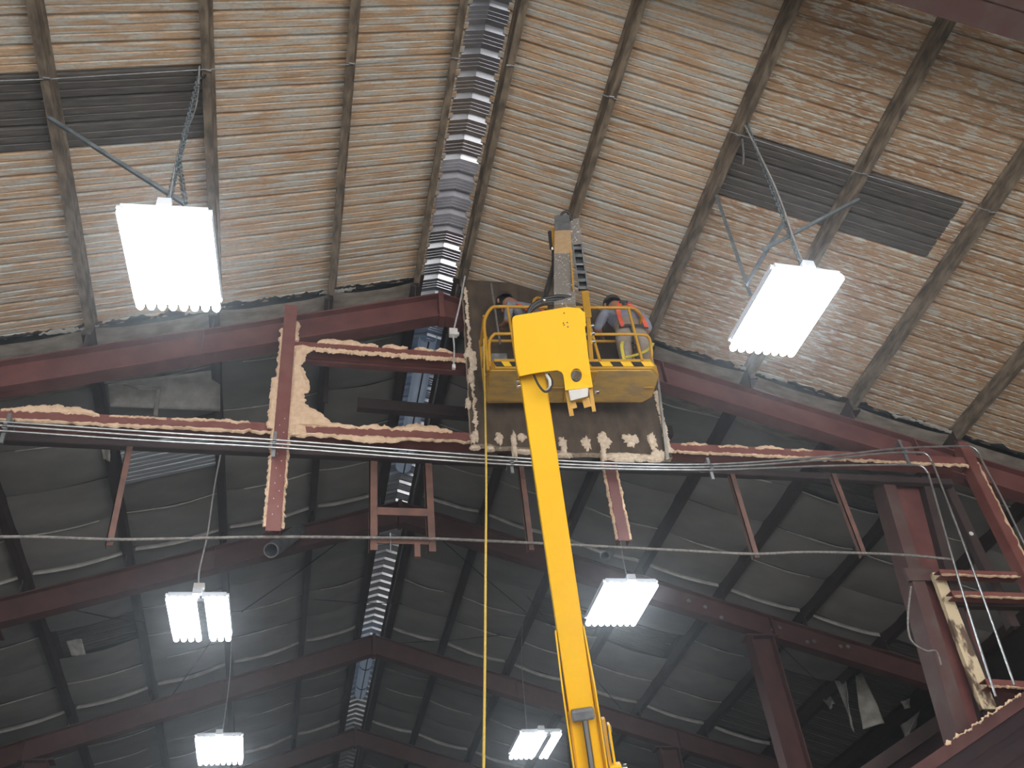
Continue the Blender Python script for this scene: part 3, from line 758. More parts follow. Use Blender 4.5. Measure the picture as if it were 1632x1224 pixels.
# ---- ridge ventilators (silver curved throat with dark ribs)
def vent(ya, yb, lb):
    t = empty('ridge_ventilator', lb, 'ventilator'); rr = .125; n = 14; zc = ZR - .14
    for s in (-1, 1):
        vs = []; fs = []
        for k in range(n + 1):
            a = math.pi * (.5 + s * (k / n) * .75)   # from top down each side
            a = -math.pi / 2 + s * (k / n) * 1.9
            for y in (ya, yb): vs.append((XR + rr * math.sin(a + math.pi / 2) + s * .008, y, zc - rr * math.cos(a + math.pi / 2)))
        for k in range(n): fs.append((k * 2, k * 2 + 1, k * 2 + 3, k * 2 + 2))
        o = MB().add(vs, fs, 0, True).build('throat_panel', 'glowing_vent_panel', t)
    MB().box((XR - .011, ya, zc - rr - .012), (XR + .011, yb, zc - rr + .01)).build('centre_rib', 'black_steel', t)
    y = ya + .45
    while y < yb:
        MB().tube([(XR + (rr + .01) * math.sin(q), y, zc - (rr + .01) * math.cos(q)) for q in [-1.3 + 2.6 * k / 10 for k in range(11)]], .012, 6).build('band', 'black_steel', t)
        y += 1.05
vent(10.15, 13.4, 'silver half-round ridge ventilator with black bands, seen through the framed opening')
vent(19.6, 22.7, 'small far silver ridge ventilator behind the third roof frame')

# ---- crossed brace rods under the far roof
def rod(a, b2, lb, dz=.26, r=.009):
    A = atRoof(*a, dz); B = atRoof(*b2, dz)
    tag(MB().tube([A, A.lerp(B, .5) - Vector((0, 0, .03)), B], r, 6).build('brace_rod', 'black_steel'), lb, 'rod', 'dark brace rods under the far roof')
rod((548, 858), (385, 975), 'dark brace rod sloping left below the H-shaped hanger')
rod((706, 862), (838, 975), 'dark brace rod sloping right beside the yellow rope')
rod((500, 955), (640, 962), 'thin dark rod crossing left of the far ridge cap')
rod((250, 1140), (345, 1010), 'dark brace rod left of the split lamp')
rod((110, 970), (230, 992), 'dark rod high on the far left slope')
rod((630, 1025), (800, 1012), 'thin dark rod right of the far ridge')
rod((1240, 1025), (1320, 1100), 'dark brace rod behind the lower right column')
rod((840, 950), (990, 1130), 'dark brace rod passing behind the boom')

# ================================================================== LAMPS
def lamp(corners, Z, lb, dead=(), yaw=0.0, size=(.80, 1.15)):
    P = [atZ(x, y, Z) for x, y in corners]; c = (P[0] + P[1] + P[2] + P[3]) / 4
    root = empty('fluorescent_lamp', lb, 'lamp', 'hanging fluorescent lamps')
    root.location = c; root.rotation_euler = (0, 0, yaw)
    W, L = size; n = 8; pitch = W / n
    hs = MB().box((-W / 2 - .005, -L / 2 + .03, .045), (W / 2 + .005, L / 2 - .03, .075)).build('housing', 'white_enamel', root)
    mb = MB()
    for i in range(n):           # folded reflector, one trough per tube
        x0 = -W / 2 + i * pitch
        pr = [(x0, .0), (x0 + pitch * .2, .040), (x0 + pitch * .8, .040), (x0 + pitch, .0)]
        vs = [(x, y, z) for y in (-L / 2 + .05, L / 2 - .05) for x, z in pr]
        mb.add(vs, [(k, k + 1, k + 5, k + 4) for k in range(3)])
    mb.build('reflector', 'white_enamel', hs)
    for s in (-1, 1):
        e = MB().box((-W / 2 + .03, s * (L / 2 - .02) - .012, .0), (W / 2 - .03, s * (L / 2 - .02) + .012, .08)).build('end_plate', 'white_enamel', root)
        for i in range(n):
            x = -W / 2 + (i + .5) * pitch
            MB().box((x - .012, s * (L / 2 - .02) - .022, -.012), (x + .012, s * (L / 2 - .02) + .022, .018)).build('lamp_holder', 'slate_paint', e)
    MB().box((-.06, -L / 2 - .045, .03), (.06, L / 2 + .02, .125)).build('ballast_channel', 'white_enamel', root, .006)
    for i in range(n):
        x = -W / 2 + (i + .5) * pitch
        if i in dead:
            MB().tube([(x, -L / 2 + .02, -.022), (x, L / 2 - .02, -.022)], .019, 10).build('tube', 'dead_tube', root)
            MB().box((x - pitch / 2, -L / 2 + .03, -.05), (x + pitch / 2, L / 2 - .03, .0)).build('added_slot_plate', 'slate_paint', root)  # added dark plate hides the lit reflector at the dead tube
            continue
        o = MB().tube([(x, -L / 2 - .01, -.022), (x, -L / 2 + .012, -.022), (x, L / 2 + .005, -.022), (x, L / 2 + .035, -.022)], .038, 12).build('tube', 'lit_tube', root)  # lit tubes made fatter, their glare is built into the shape
        me = o.data   # rounded tube ends
        for v in me.vertices:
            if v.co.y < -L / 2 - .008 or v.co.y > L / 2 + .03:
                v.co.x = x + (v.co.x - x) * .6; v.co.z = -.022 + (v.co.z + .022) * .6
    return root, c
def part_of(mb, name, mat, root):
    o = mb.build(name, mat); o.parent = root
    o.matrix_parent_inverse = (Matrix.Translation(root.location) @ Matrix.Rotation(root.rotation_euler.z, 4, 'Z')).inverted()
    return o
def chain(a, b2, n):
    mb = MB(); a = Vector(a); b2 = Vector(b2); d = (b2 - a) / n
    t = d.normalized(); s1 = t.cross(Vector((0, 1, 0.1))).normalized(); s2 = t.cross(s1)
    for i in range(n):
        c = a + d * (i + .5); sd = s1 if i % 2 else s2; hl = d.length * .68; hw = .021
        pts = [c + t * (hl * math.cos(q)) + sd * (hw * math.sin(q)) for q in [2 * math.pi * k / 8 for k in range(9)]]
        mb.tube(pts, .008, 5, caps=False)
    return mb
Zn, Zm, Zf = 8.5, 8.15, 8.35
nl, c = lamp([(182, 332), (338, 337), (355, 488), (213, 486)], Zn, 'bright eight-tube lamp upper left, hanging by chains below a dark roof patch', yaw=R(-3.4))
top = c + Vector((0, -.5, .12))
hp = atRoof(318, 118, .15)
part_of(chain(hp, atZ(268, 327, Zn + .12), 46), 'chain', 'blue_grey_steel', nl)
part_of(chain(atRoof(314, 135, .2), atZ(266, 329, Zn + .12), 44), 'chain', 'blue_grey_steel', nl)
part_of(chain(atRoof(284, 250, .62), atZ(296, 326, Zn + .09), 22), 'chain', 'blue_grey_steel', nl)
part_of(MB().tube(smooth_path([hp + Vector((-.06, .02, .05)), hp + Vector((.03, -.02, .12)), hp + Vector((.06, 0, .02)), hp + Vector((.02, .02, -.06))], 5), .012, 6), 'wire_wrap', 'black_steel', nl)
part_of(MB().tube(smooth_path([atRoof(318, 105, .2), atRoof(312, 170, .5), atZ(285, 240, 9.4), atZ(270, 320, Zn + .13)], 6), .009, 6), 'power_cord', 'grey_cable', nl)
part_of(MB().bar(atRoof(78, 188, .2), atZ(294, 325, Zn + .15), .035, .035), 'strut', 'blue_grey_steel', nl)
nr, c = lamp([(1237, 427), (1350, 440), (1262, 560), (1160, 552)], Zn, 'bright eight-tube lamp upper right, braced by grey struts below a dark roof patch', yaw=R(2.2))
hp = atRoof(1190, 197, .15)
part_of(chain(hp, atZ(1278, 425, Zn + .12), 50), 'chain', 'blue_grey_steel', nr)
part_of(MB().tube(smooth_path([atRoof(1187, 200, .2), atZ(1236, 300, 9.5), atZ(1268, 390, 8.9), atZ(1283, 425, Zn + .12)], 6), .011, 6), 'power_cord', 'grey_cable', nr)
part_of(MB().bar(atRoof(1142, 312, .2), atZ(1196, 470, Zn + .08), .035, .035), 'strut', 'blue_grey_steel', nr)
part_of(MB().bar(atZ(1248, 356, 9.1), atZ(1188, 455, Zn + .08), .032, .032), 'strut', 'blue_grey_steel', nr)
part_of(MB().bar(atRoof(1368, 318, .22), atZ(1216, 398, 8.72), .032, .032), 'strut', 'blue_grey_steel', nr)
part_of(MB().tube(smooth_path([atRoof(1183, 222, .2), atRoof(1185, 250, .2), atRoof(1184, 262, .2)], 5), .012, 6), 'wire_wrap', 'grey_cable', nr)
ml, c = lamp([(263, 953), (363, 953), (370, 1016), (276, 1014)], Zm, 'lamp with one dark tube splitting it, middle left beyond the framing', dead=(4,), yaw=R(-1.5))
part_of(MB().tube(smooth_path([atRoof(352, 722, .25), atZ(341, 780, 9.75), atZ(331, 850, 9.0), atZ(323, 885, 8.8), atZ(317, 915, 8.5), atZ(317, 946, Zm + .12)], 6), .012, 7), 'power_cord', 'pale_cable', ml)
part_of(MB().box((c.x - .07, c.y - .65, Zm + .1), (c.x + .07, c.y - .5, Zm + .17)), 'canopy_box', 'white_plastic', ml)
mr, c = lamp([(966, 931), (1047, 935), (1009, 989), (937, 988)], Zm, 'fully lit lamp, middle right of the yellow boom', yaw=R(-.6))
part_of(MB().tube(smooth_path([atRoof(988, 855, .3), atZ(994, 895, 8.9), atZ(1001, 926, Zm + .12)], 6), .010, 7), 'power_cord', 'pale_cable', mr)
fl_, c = lamp([(312, 1178), (385, 1176), (386, 1212), (317, 1212)], Zf, 'small distant lamp at the bottom left', yaw=0)
part_of(MB().tube(smooth_path([atRoof(369, 1010, .3), atRoof(366, 1080, .9), atZ(355, 1165, Zf + .12)], 6), .010, 7), 'power_cord', 'pale_cable', fl_)
fr, c = lamp([(833, 1168), (893, 1168), (869, 1205), (815, 1205)], Zf, 'small distant lamp with one dark tube, beside the boom foot', dead=(5,), yaw=0)
part_of(MB().tube(smooth_path([atRoof(833, 995, .3), atRoof(831, 1050, .6), atZ(837, 1130, 8.9), atZ(840, 1166, Zf + .12)], 6), .008, 7), 'power_cord', 'grey_cable', fr)

# ================================================================== BOOM LIFT
lift = empty('boom_lift', 'bright yellow articulated boom lift raising a work basket to the roof', 'boom lift')
V = Vector
# main boom: from the turret up to the head box
bt = atD(855, 650, 9.42); bb = atD(923, 1110, 9.05)
dirb = (bt - bb).normalized()
base = bb - dirb * ((bb.z - 1.55) / dirb.z)
topb = bt + dirb * .5
side = (_r - dirb * _r.dot(dirb)).normalized()
front = side.cross(dirb).normalized()
if front.dot(CAM - bt) < 0: front = -front
def onb(t, s=0, fz=0): return base + dirb * t + side * s + front * fz
TL = (topb - base).length
Wb = .24
o = MB().bar(base, topb, Wb, .28, up=front).build('boom_section', 'yellow_paint', lift, .012)
MB().bar(onb(.3, Wb / 2 + .006, .02), onb(TL - .25, Wb / 2 + .006, .02), .010, .05, up=front).build('side_rail', 'yellow_paint', o)
# outer sheath with cylinder at the foot of the picture
tb = (atD(915, 1040, 9.15) - base).dot(dirb)
t1 = (atD(926, 1118, 9.05) - base).dot(dirb)
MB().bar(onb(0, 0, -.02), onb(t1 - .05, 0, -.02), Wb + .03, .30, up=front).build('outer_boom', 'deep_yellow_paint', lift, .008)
for s in (-1, 1):
    MB().prism([onb(0, s * .150, .28), onb(tb - .3, s * .143, .20), onb(tb + .25, s * .126, .12), onb(tb + .2, s * .126, -.1), onb(0, s * .150, -.2)], side, .014 * s).build('cheek_plate', 'yellow_paint', lift)
MB().bar(onb(t1 - .07, -.105, .22), onb(t1 - .07, .105, .22), .12, .10, up=dirb).build('cylinder_head', 'slate_paint', lift, .02)
MB().tube([onb(0, 0.01, .25), onb(t1 - .1, 0.01, .22)], .034, 16).build('piston_rod', 'chrome', lift)
t2 = (atD(960, 1140, 9.05) - base).dot(dirb)
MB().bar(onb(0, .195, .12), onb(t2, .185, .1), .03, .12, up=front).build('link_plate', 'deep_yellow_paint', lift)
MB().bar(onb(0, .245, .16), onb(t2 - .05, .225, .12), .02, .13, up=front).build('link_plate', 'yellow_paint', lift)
MB().bar(onb(t2 - .50, .17, .17), onb(t2 - .50, .28, .17), .20, .14, up=front).build('pivot_block', 'yellow_paint', lift, .01)
MB().bar(onb(t2 - .56, -.26, .12), onb(t2 - .56, -.15, .12), .20, .14, up=front).build('pivot_block', 'yellow_paint', lift, .01)
MB().tube([onb(t2 - .46, .28, .17), onb(t2 - .46, .33, .17)], .045, 12).build('pin', 'chrome', lift)
MB().tube([onb(t2 - .58, -.30, .12), onb(t2 - .58, -.26, .12)], .045, 12).build('pin', 'chrome', lift)
MB().tube(smooth_path([onb(0, -.18, .1), onb(t2 - .8, -.18, .12), onb(t2 - .2, -.17, .1), onb(t2, -.14, .05)], 6), .012, 7).build('hose', 'black_rubber', lift)
MB().bar(onb(t2 - .1, .2, .1), onb(t2 - .1, .25, .1), .05, .06, up=front).build('spacer', 'slate_paint', lift)
# turret and chassis on the floor
cx, cy = base.x, base.y
MB().box((cx - .55, cy - .7, .95), (cx + .55, cy + 1.2, 1.75)).build('turret', 'yellow_paint', lift, .05)
MB().box((cx - .75, cy - 1.2, .45), (cx + .75, cy + 1.4, .97)).build('chassis', 'slate_paint', lift, .05)
for sx in (-1, 1):
    for yy in (-.95, 1.15):
        MB().tube([(cx + sx * .72, cy + yy, .42), (cx + sx * 1.02, cy + yy, .42)], .42, 22).build('wheel', 'tyre', lift, .03)
# head box (yellow cover) with hole and stepped lower edge
DB = 9.15
def hb(x, y, dd=0.0): return atD(x, y, DB + dd)
outl = [(821, 503), (845, 499), (903, 489), (924, 491), (930, 497), (932, 520), (938, 570), (942, 600), (945, 617), (901, 622), (898, 598), (895, 593), (888, 590), (870, 592), (845, 596), (827, 600), (824, 590), (820, 560), (816, 512), (817, 506)]
def zdepth(x, y): return (617 - y) * .00055      # the cover leans away with height
P3 = [hb(x, y, zdepth(x, y)) for x, y in outl]
nb = (P3[5] - P3[0]).cross(P3[10] - P3[0]).normalized()
if nb.dot(CAM - P3[0]) < 0: nb = -nb
def plate_hole(poly, hole, nrm, d, mat, name, parent):
    bm = bmesh.new()
    ov = [bm.verts.new(p) for p in poly]; hv = [bm.verts.new(p) for p in hole]
    es = [bm.edges.new((a, b2)) for a, b2 in zip(ov, ov[1:] + ov[:1])] + [bm.edges.new((a, b2)) for a, b2 in zip(hv, hv[1:] + hv[:1])]
    bmesh.ops.triangle_fill(bm, edges=es, use_beauty=True, use_dissolve=False)
    r_ = bmesh.ops.extrude_face_region(bm, geom=list(bm.faces))
    bmesh.ops.translate(bm, verts=[e for e in r_['geom'] if isinstance(e, bmesh.types.BMVert)], vec=-nrm * d)
    bmesh.ops.recalc_face_normals(bm, faces=bm.faces)
    me = bpy.data.meshes.new(name); bm.to_mesh(me); bm.free(); me.materials.append(MAT[mat])
    o = bpy.data.objects.new(name, me); COL.objects.link(o); o.parent = parent; return o
hole = [hb(918.5 + 9 * math.cos(q) * (1 if abs(math.cos(q)) < .9 else .98), 598 + 11 * math.sin(q), zdepth(918, 598)) for q in [2 * math.pi * k / 20 for k in range(20)]]
head = plate_hole(P3, hole, nb, .025, 'yellow_paint', 'head_cover', lift)
# cover sides folded back
for a, b2, mt in ((4, 8, 'yellow_paint'), (15, 18, 'yellow_paint'), (1, 3, 'yellow_paint')):
    seq = list(range(a, b2 + 1))
    mb = MB(); 
    for i, j in zip(seq[:-1], seq[1:]): mb.add([P3[i], P3[j], P3[j] - nb * .42, P3[i] - nb * .42], [(0, 1, 2, 3)])
    sd_ = mb.build('cover_side', mt, head); md = sd_.modifiers.new('thickness', 'SOLIDIFY'); md.thickness = .012
for px, py in ((899, 499), (899, 518), (904, 514), (905, 521), (898, 515)):
    P = hb(px, py, zdepth(px, py)) + nb * .004; MB().tube([P, P - nb * .008], .007, 8).build('bolt_hole', 'black_steel', head)
MB().tube([hole[0].lerp(hole[10], .5) - nb * .05, hole[0].lerp(hole[10], .5) - nb * .3], .05, 14).build('inner_pin', 'slate_paint', head)
MB().bar(hb(916, 604, -.02) - nb * .04, hb(922, 594, .0) - nb * .04, .02, .03).build('inner_bolt', 'zinc', head)
# silver bumper block and prongs under the head
mb = MB(); q = [hb(906, 622, -.02), hb(938, 618, -.02), hb(937, 632, -.02), hb(909, 639, -.02)]
mb.prism(q, -nb, .08); mb.build('bumper_block', 'white_plastic', head, .006)
for (xa, ya_, xb, yb_, w_) in ((905, 622, 912, 662, 7), (942, 618, 948, 655, 6), (934, 634, 938, 648, 12), (913, 640, 916, 650, 10)):
    A, B = hb(xa, ya_, -.01) - nb * .08, hb(xb, yb_, -.03) - nb * .08
    MB().bar(A, B, w_ * .006, .02, up=nb).build('prong', 'deep_yellow_paint', head)
for px, py in ((941, 520), (942, 532), (943, 545), (949, 625), (822, 608), (824, 616)):
    P = hb(px, py, .1); MB().tube([P, P + V((.03, 0, .01))], .02, 8).build('fitting', 'chrome', head)
MB().tube(smooth_path([hb(851, 598, .06), hb(858, 613, -.02), hb(868, 624, -.05), hb(877, 620, -.03), hb(880, 608, .03), hb(874, 596, .08)], 6), .011, 8).build('hose_loop', 'black_rubber', head)
MB().tube(smooth_path([hb(871, 598, .05), hb(876, 606, 0), hb(876, 618, .0), hb(872, 622, .03)], 5), .016, 8).build('hose_sleeve', 'white_plastic', head)
# jib going up and away
j0, j1 = atD(900, 487, 9.55), atD(896, 352, 11.25)
jd = (j1 - j0).normalized()
upj = (CAM - j0).normalized()
def jb_(t): return j0.lerp(j1, t)
MB().bar(jb_(-.05), jb_(.50), .215, .16, up=upj, w2=.20, h2=.16).build('jib_lower', 'speckled_grey_paint', lift, .006)
MB().bar(jb_(.50), jb_(.79), .195, .155, up=upj, w2=.185, h2=.155).build('jib_middle', 'tan_paint', lift, .006)
MB().bar(jb_(.79), jb_(1.0), .185, .15, up=upj, w2=.175, h2=.15).build('jib_tip', 'slate_paint', lift, .008)
MB().bar(atD(914, 470, 9.62), atD(908, 380, 10.9), .012, .16, up=upj).build('jib_edge', 'deep_yellow_paint', lift)
MB().tube(smooth_path([atD(893, 356, 11.25), atD(895, 342, 11.25), atD(902, 337, 11.25), atD(908, 342, 11.25), atD(911, 352, 11.25)], 6), .016, 8).build('tip_hose', 'black_rubber', lift)
# left hydraulic line on the jib
MB().bar(atD(882, 366, 11.1), atD(884, 398, 10.8), .05, .06, up=upj).build('valve_bracket', 'deep_yellow_paint', lift, .006)
MB().tube([atD(876, 370, 11.05), atD(879, 396, 10.8)], .022, 10).build('valve', 'black_rubber', lift)
for py in (395, 397, 406): MB().tube([atD(879, py, 10.75), atD(883, py + 1, 10.75)], .014, 8).build('fitting', 'chrome', lift)
MB().tube(smooth_path([atD(882, 400, 10.8), atD(881, 430, 10.5), atD(874, 455, 10.3), atD(868, 475, 10.3)], 6), .02, 8).build('hose', 'black_rubber', lift)
# right slotted link and platform post
k0, k1 = atD(915, 351, 11.3), atD(920, 392, 11.22)
MB().bar(k0, k1, .12, .10, up=upj).build('link_head', 'speckled_grey_paint', lift, .006)
k2 = atD(930, 462, 11.1)
for s in (-1, 1):
    off = _r * (s * .052)
    MB().bar(k1 + off, k2 + off, .016, .10, up=upj).build('link_side', 'slate_paint', lift)
for t in (.05, .22, .42, .6, .78, .95):
    P = k1.lerp(k2, t); MB().bar(P - _r * .055, P + _r * .055, .035 if t != .42 else .02, .06, up=upj).build('link_rung', 'slate_paint' if t != .42 else 'zinc_dull', lift)
MB().bar(k1 - upj * .06, k2 - upj * .06, .1, .02, up=upj).build('link_back', 'black_rubber', lift)
MB().bar(atD(932, 463, 11.1), atD(937, 505, 11.2), .085, .09, up=upj).build('platform_post', 'deep_yellow_paint', lift, .006)
MB().bar(atD(937, 500, 11.2), atD(943, 580, 11.35), .05, .08, up=upj).build('platform_post', 'deep_yellow_paint', lift, .006)
# bunched hoses above the head box
for i, (o1, rr) in enumerate(((0, .018), (5, .022), (-5, .02), (9, .016))):
    MB().tube(smooth_path([hb(838 + i, 512, .25), hb(843, 497 + o1 * .4, .25), hb(853, 486 + o1 * .5, .28), hb(870, 479 + o1 * .6, .32), hb(892, 477 + o1, .35), hb(913, 480 + o1, .4)], 6), rr, 8).build('hose', 'black_rubber', lift)
MB().tube([hb(866, 478, .25), hb(869, 479, .25)], .014, 8).build('fitting', 'chrome', lift)

# ---- basket
ZB = 8.93
bk = empty('work_basket'); bk.parent = lift
NL, NR_ = atZ(779, 588, ZB), atZ(1053, 588, ZB)
ux = (NR_ - NL); BWX = ux.length; ux.normalize(); uy = V((-ux.y, ux.x, 0)); BD = .60
def B3(x, y, z): return NL + ux * x + uy * y + V((0, 0, z))
bk.parent = None; bpy.data.objects.remove(bk)
fl_pts = [B3(.08, 0, 0), B3(BWX - .1, 0, 0), B3(BWX, .12, 0), B3(BWX, BD - .1, 0), B3(BWX - .1, BD, 0), B3(.04, BD, 0), B3(0, BD - .08, 0), B3(.02, .1, 0)]
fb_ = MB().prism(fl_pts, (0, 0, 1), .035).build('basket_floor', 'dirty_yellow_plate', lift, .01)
MB().prism([B3(.9, .02, -.03), B3(1.28, .02, -.03), B3(1.18, BD - .05, -.03), B3(.95, BD - .05, -.03)], (0, 0, 1), .03).build('floor_beam', 'deep_yellow_paint', fb_)
MB().bar(B3(.02, BD * .55, -.005), B3(BWX - .02, BD * .55, -.005), .02, .012).build('floor_seam', 'deep_yellow_paint', fb_)
MB().prism([B3(.02, .02, -.012), B3(.03, BD - .04, -.012), B3(.5, BD - .03, -.012), B3(.5, .02, -.012)], (0, 0, 1), .012).build('floor_plate', 'dirty_yellow_plate', fb_)
MB().prism([B3(1.28, .02, -.012), B3(1.22, BD - .03, -.012), B3(BWX - .25, BD - .03, -.012), B3(BWX - .05, .12, -.012), B3(BWX - .12, .02, -.012)], (0, 0, 1), .012).build('floor_plate', 'dirty_yellow_plate', fb_)
# toe boards follow the floor outline
for a, b2 in zip(fl_pts, fl_pts[1:] + fl_pts[:1]):
    MB().bar(a + V((0, 0, .075)), b2 + V((0, 0, .075)), .012, .15).build('toe_board', 'deep_yellow_paint', lift)
def tape(x0, x1):
    n = max(1, round((x1 - x0) / .24)); d = (x1 - x0) / n
    for i in range(n):
        for c2, (a, e) in (('hazard_black', (0, .5)), ('hazard_yellow', (.5, 1))):
            xa, xb = x0 + (i + a) * d, x0 + (i + e) * d
            MB().prism([B3(xa + .03, -.016, .03), B3(xb + .03, -.016, .03), B3(xb - .0, -.016, .10), B3(xa - .0, -.016, .10)], uy, .006).build('hazard_stripe', c2, lift)
tape(.06, .42); tape(1.18, BWX - .1)
def rail(pts, r=.019, name='rail'): return MB().tube(smooth_path(pts, 5), r, 10).build(name, 'deep_yellow_paint', lift)
HT, HM = 1.02, .56
def loop(z, x0, x1, rad=.12, back=True):
    return [B3(x0, BD, z), B3(x0, rad, z), B3(x0 + rad * .3, rad * .3, z), B3(x0 + rad, 0, z), B3(x1 - rad, 0, z), B3(x1 - rad * .3, rad * .3, z), B3(x1, rad, z), B3(x1, BD, z)]
# front rails: left bay, right bay, gate gap in the middle
MB().tube(smooth_path([B3(0.0, .06, .02), B3(.0, .03, .5), B3(0.01, .01, .78), B3(.10, 0, HT - .04), B3(.2, 0, HT), B3(.5, 0, HT), B3(.80, 0, HT)], 5), .021, 10).build('rail', 'deep_yellow_paint', lift)
rail([B3(.03, .08, .1), B3(.04, .03, .42), B3(.10, 0, HM - .02), B3(.2, 0, HM), B3(.8, 0, HM)])
rail([B3(.33, 0, .14), B3(.31, 0, HT)], name='upright')
rail([B3(1.05, 0, HT), B3(1.4, 0, HT), B3(BWX - .2, 0, HT), B3(BWX - .1, .04, HT), B3(BWX - .02, .14, HT - .02), B3(BWX - .01, .5, HT), B3(BWX - .05, BD, HT)])
rail([B3(1.05, 0, HM), B3(1.4, 0, HM), B3(BWX - .13, 0, HM), B3(BWX - .03, .04, HM - .02), B3(BWX, .12, HM - .08), B3(BWX, .2, HM - .2), B3(BWX - .01, BD - .1, HM - .2)])
rail([B3(BWX - .2, 0, .12), B3(BWX - .21, 0, HT)], name='upright')
rail([B3(1.32, 0, .12), B3(1.28, 0, .82)], name='upright')
rail([B3(1.08, .0, .82), B3(1.28, .0, .80)]); rail([B3(1.08, .0, .72), B3(1.3, .0, .72)])
rail([B3(1.0, 0, .1), B3(.98, 0, HT + .10), B3(1.02, .02, HT + .26), B3(1.09, .04, HT + .18), B3(1.08, .02, HT)], .02, 'upright')
rail([B3(.62, .0, HT - .02), B3(.66, .02, HT + .15), B3(.74, .06, HT + .22), B3(.82, .1, HT + .16)], .018, 'upright')
# back rails
for z in (HT, .45): rail([B3(.02, BD, z), B3(BWX - .06, BD, z)])
for x in (.02, .7, 1.4, BWX - .08): rail([B3(x, BD, .1), B3(x, BD, HT)], name='upright')
for z in (HT - .1, HM): rail([B3(.02, .06, z), B3(.02, BD, z)])
# control box and small bits
MB().box((0, 0, 0), (.2, .12, .26)).build('control_box', 'zinc_dull', lift, .01).matrix_world = Matrix.Translation(B3(.06, .16, .14)) @ Matrix.Rotation(math.atan2(ux.y, ux.x), 4, 'Z')
MB().tube([B3(1.17, .12, .04), B3(1.17, .12, .3)], .04, 12).build('extinguisher', 'harness_red', lift)
MB().bar(B3(1.08, .1, .34), B3(1.22, .12, .30), .02, .02).build('wire_clip', 'zinc', lift); MB().bar(B3(1.08, .1, .26), B3(1.22, .12, .30), .02, .02).build('wire_clip', 'zinc', lift)
# pole leaning in the basket corner
tag(MB().tube([atY(783, 452, 8.35), atY(797, 548, 8.2)], .014, 8).build('scraper_pole', 'dusty_rope'), 'thin grey scraper pole leaning at the left end of the basket', 'pole')
# yellow rope hanging down from the basket
rp = smooth_path([atY(771, 540, 7.85), atY(773, 640, 7.75), atY(775, 760, 7.5), atY(774, 900, 7.2), atY(773, 1050, 6.9), atY(771, 1224, 6.6), atY(770, 1400, 6.35)], 6)
e = rp[-1]; rp.append(V((e.x - .05, e.y - .1, .02)))
tag(MB().tube(rp, .011, 7).build('yellow_rope', 'yellow_rope'), 'thin yellow rope hanging from the left end of the basket', 'rope')

# ================================================================== WORKERS
def worker(name, label, joints, edges, zones, scale=1.0):
    """one continuous skin; joints: name -> (pos, radius)"""
    names = list(joints); idx = {n: i for i, n in enumerate(names)}
    me = bpy.data.meshes.new(name); me.from_pydata([joints[n][0] for n in names], [(idx[a], idx[b2]) for a, b2 in edges], [])
    o = bpy.data.objects.new(name, me); COL.objects.link(o)
    o.modifiers.new('skin', 'SKIN'); 
    if not me.skin_vertices: 
        bpy.context.view_layer.objects.active = o
    sk = me.skin_vertices[0].data
    for n in names:
        r_ = joints[n][1]; r_ = r_ if isinstance(r_, tuple) else (r_, r_)
        sk[idx[n]].radius = r_
    sk[idx['pelvis']].use_root = True
    md = o.modifiers.new('sub', 'SUBSURF'); md.levels = 2; md.render_levels = 2
    dg = bpy.context.evaluated_depsgraph_get(); dg.update()
    new = bpy.data.meshes.new_from_object(o.evaluated_get(dg)); o.modifiers.clear(); o.data = new
    new.materials.clear()
    for k in ('shirt_cloth', 'khaki_cloth', 'skin', 'boot_leather'): new.materials.append(MAT[k])
    seg = [(Vector(joints[a][0]), Vector(joints[b2][0]), zones.get((a, b2), 0)) for a, b2 in edges]
    for p in new.polygons:
        c = p.center; best = (9, 0)
        for a, b2, z in seg:
            d = b2 - a; t = max(0, min(1, (c - a).dot(d) / max(1e-9, d.length_squared))); dd = (c - (a + d * t)).length
            if dd < best[0]: best = (dd, z)
        p.material_index = best[1]; p.use_smooth = True
    tag(o, label, 'person')
    return o
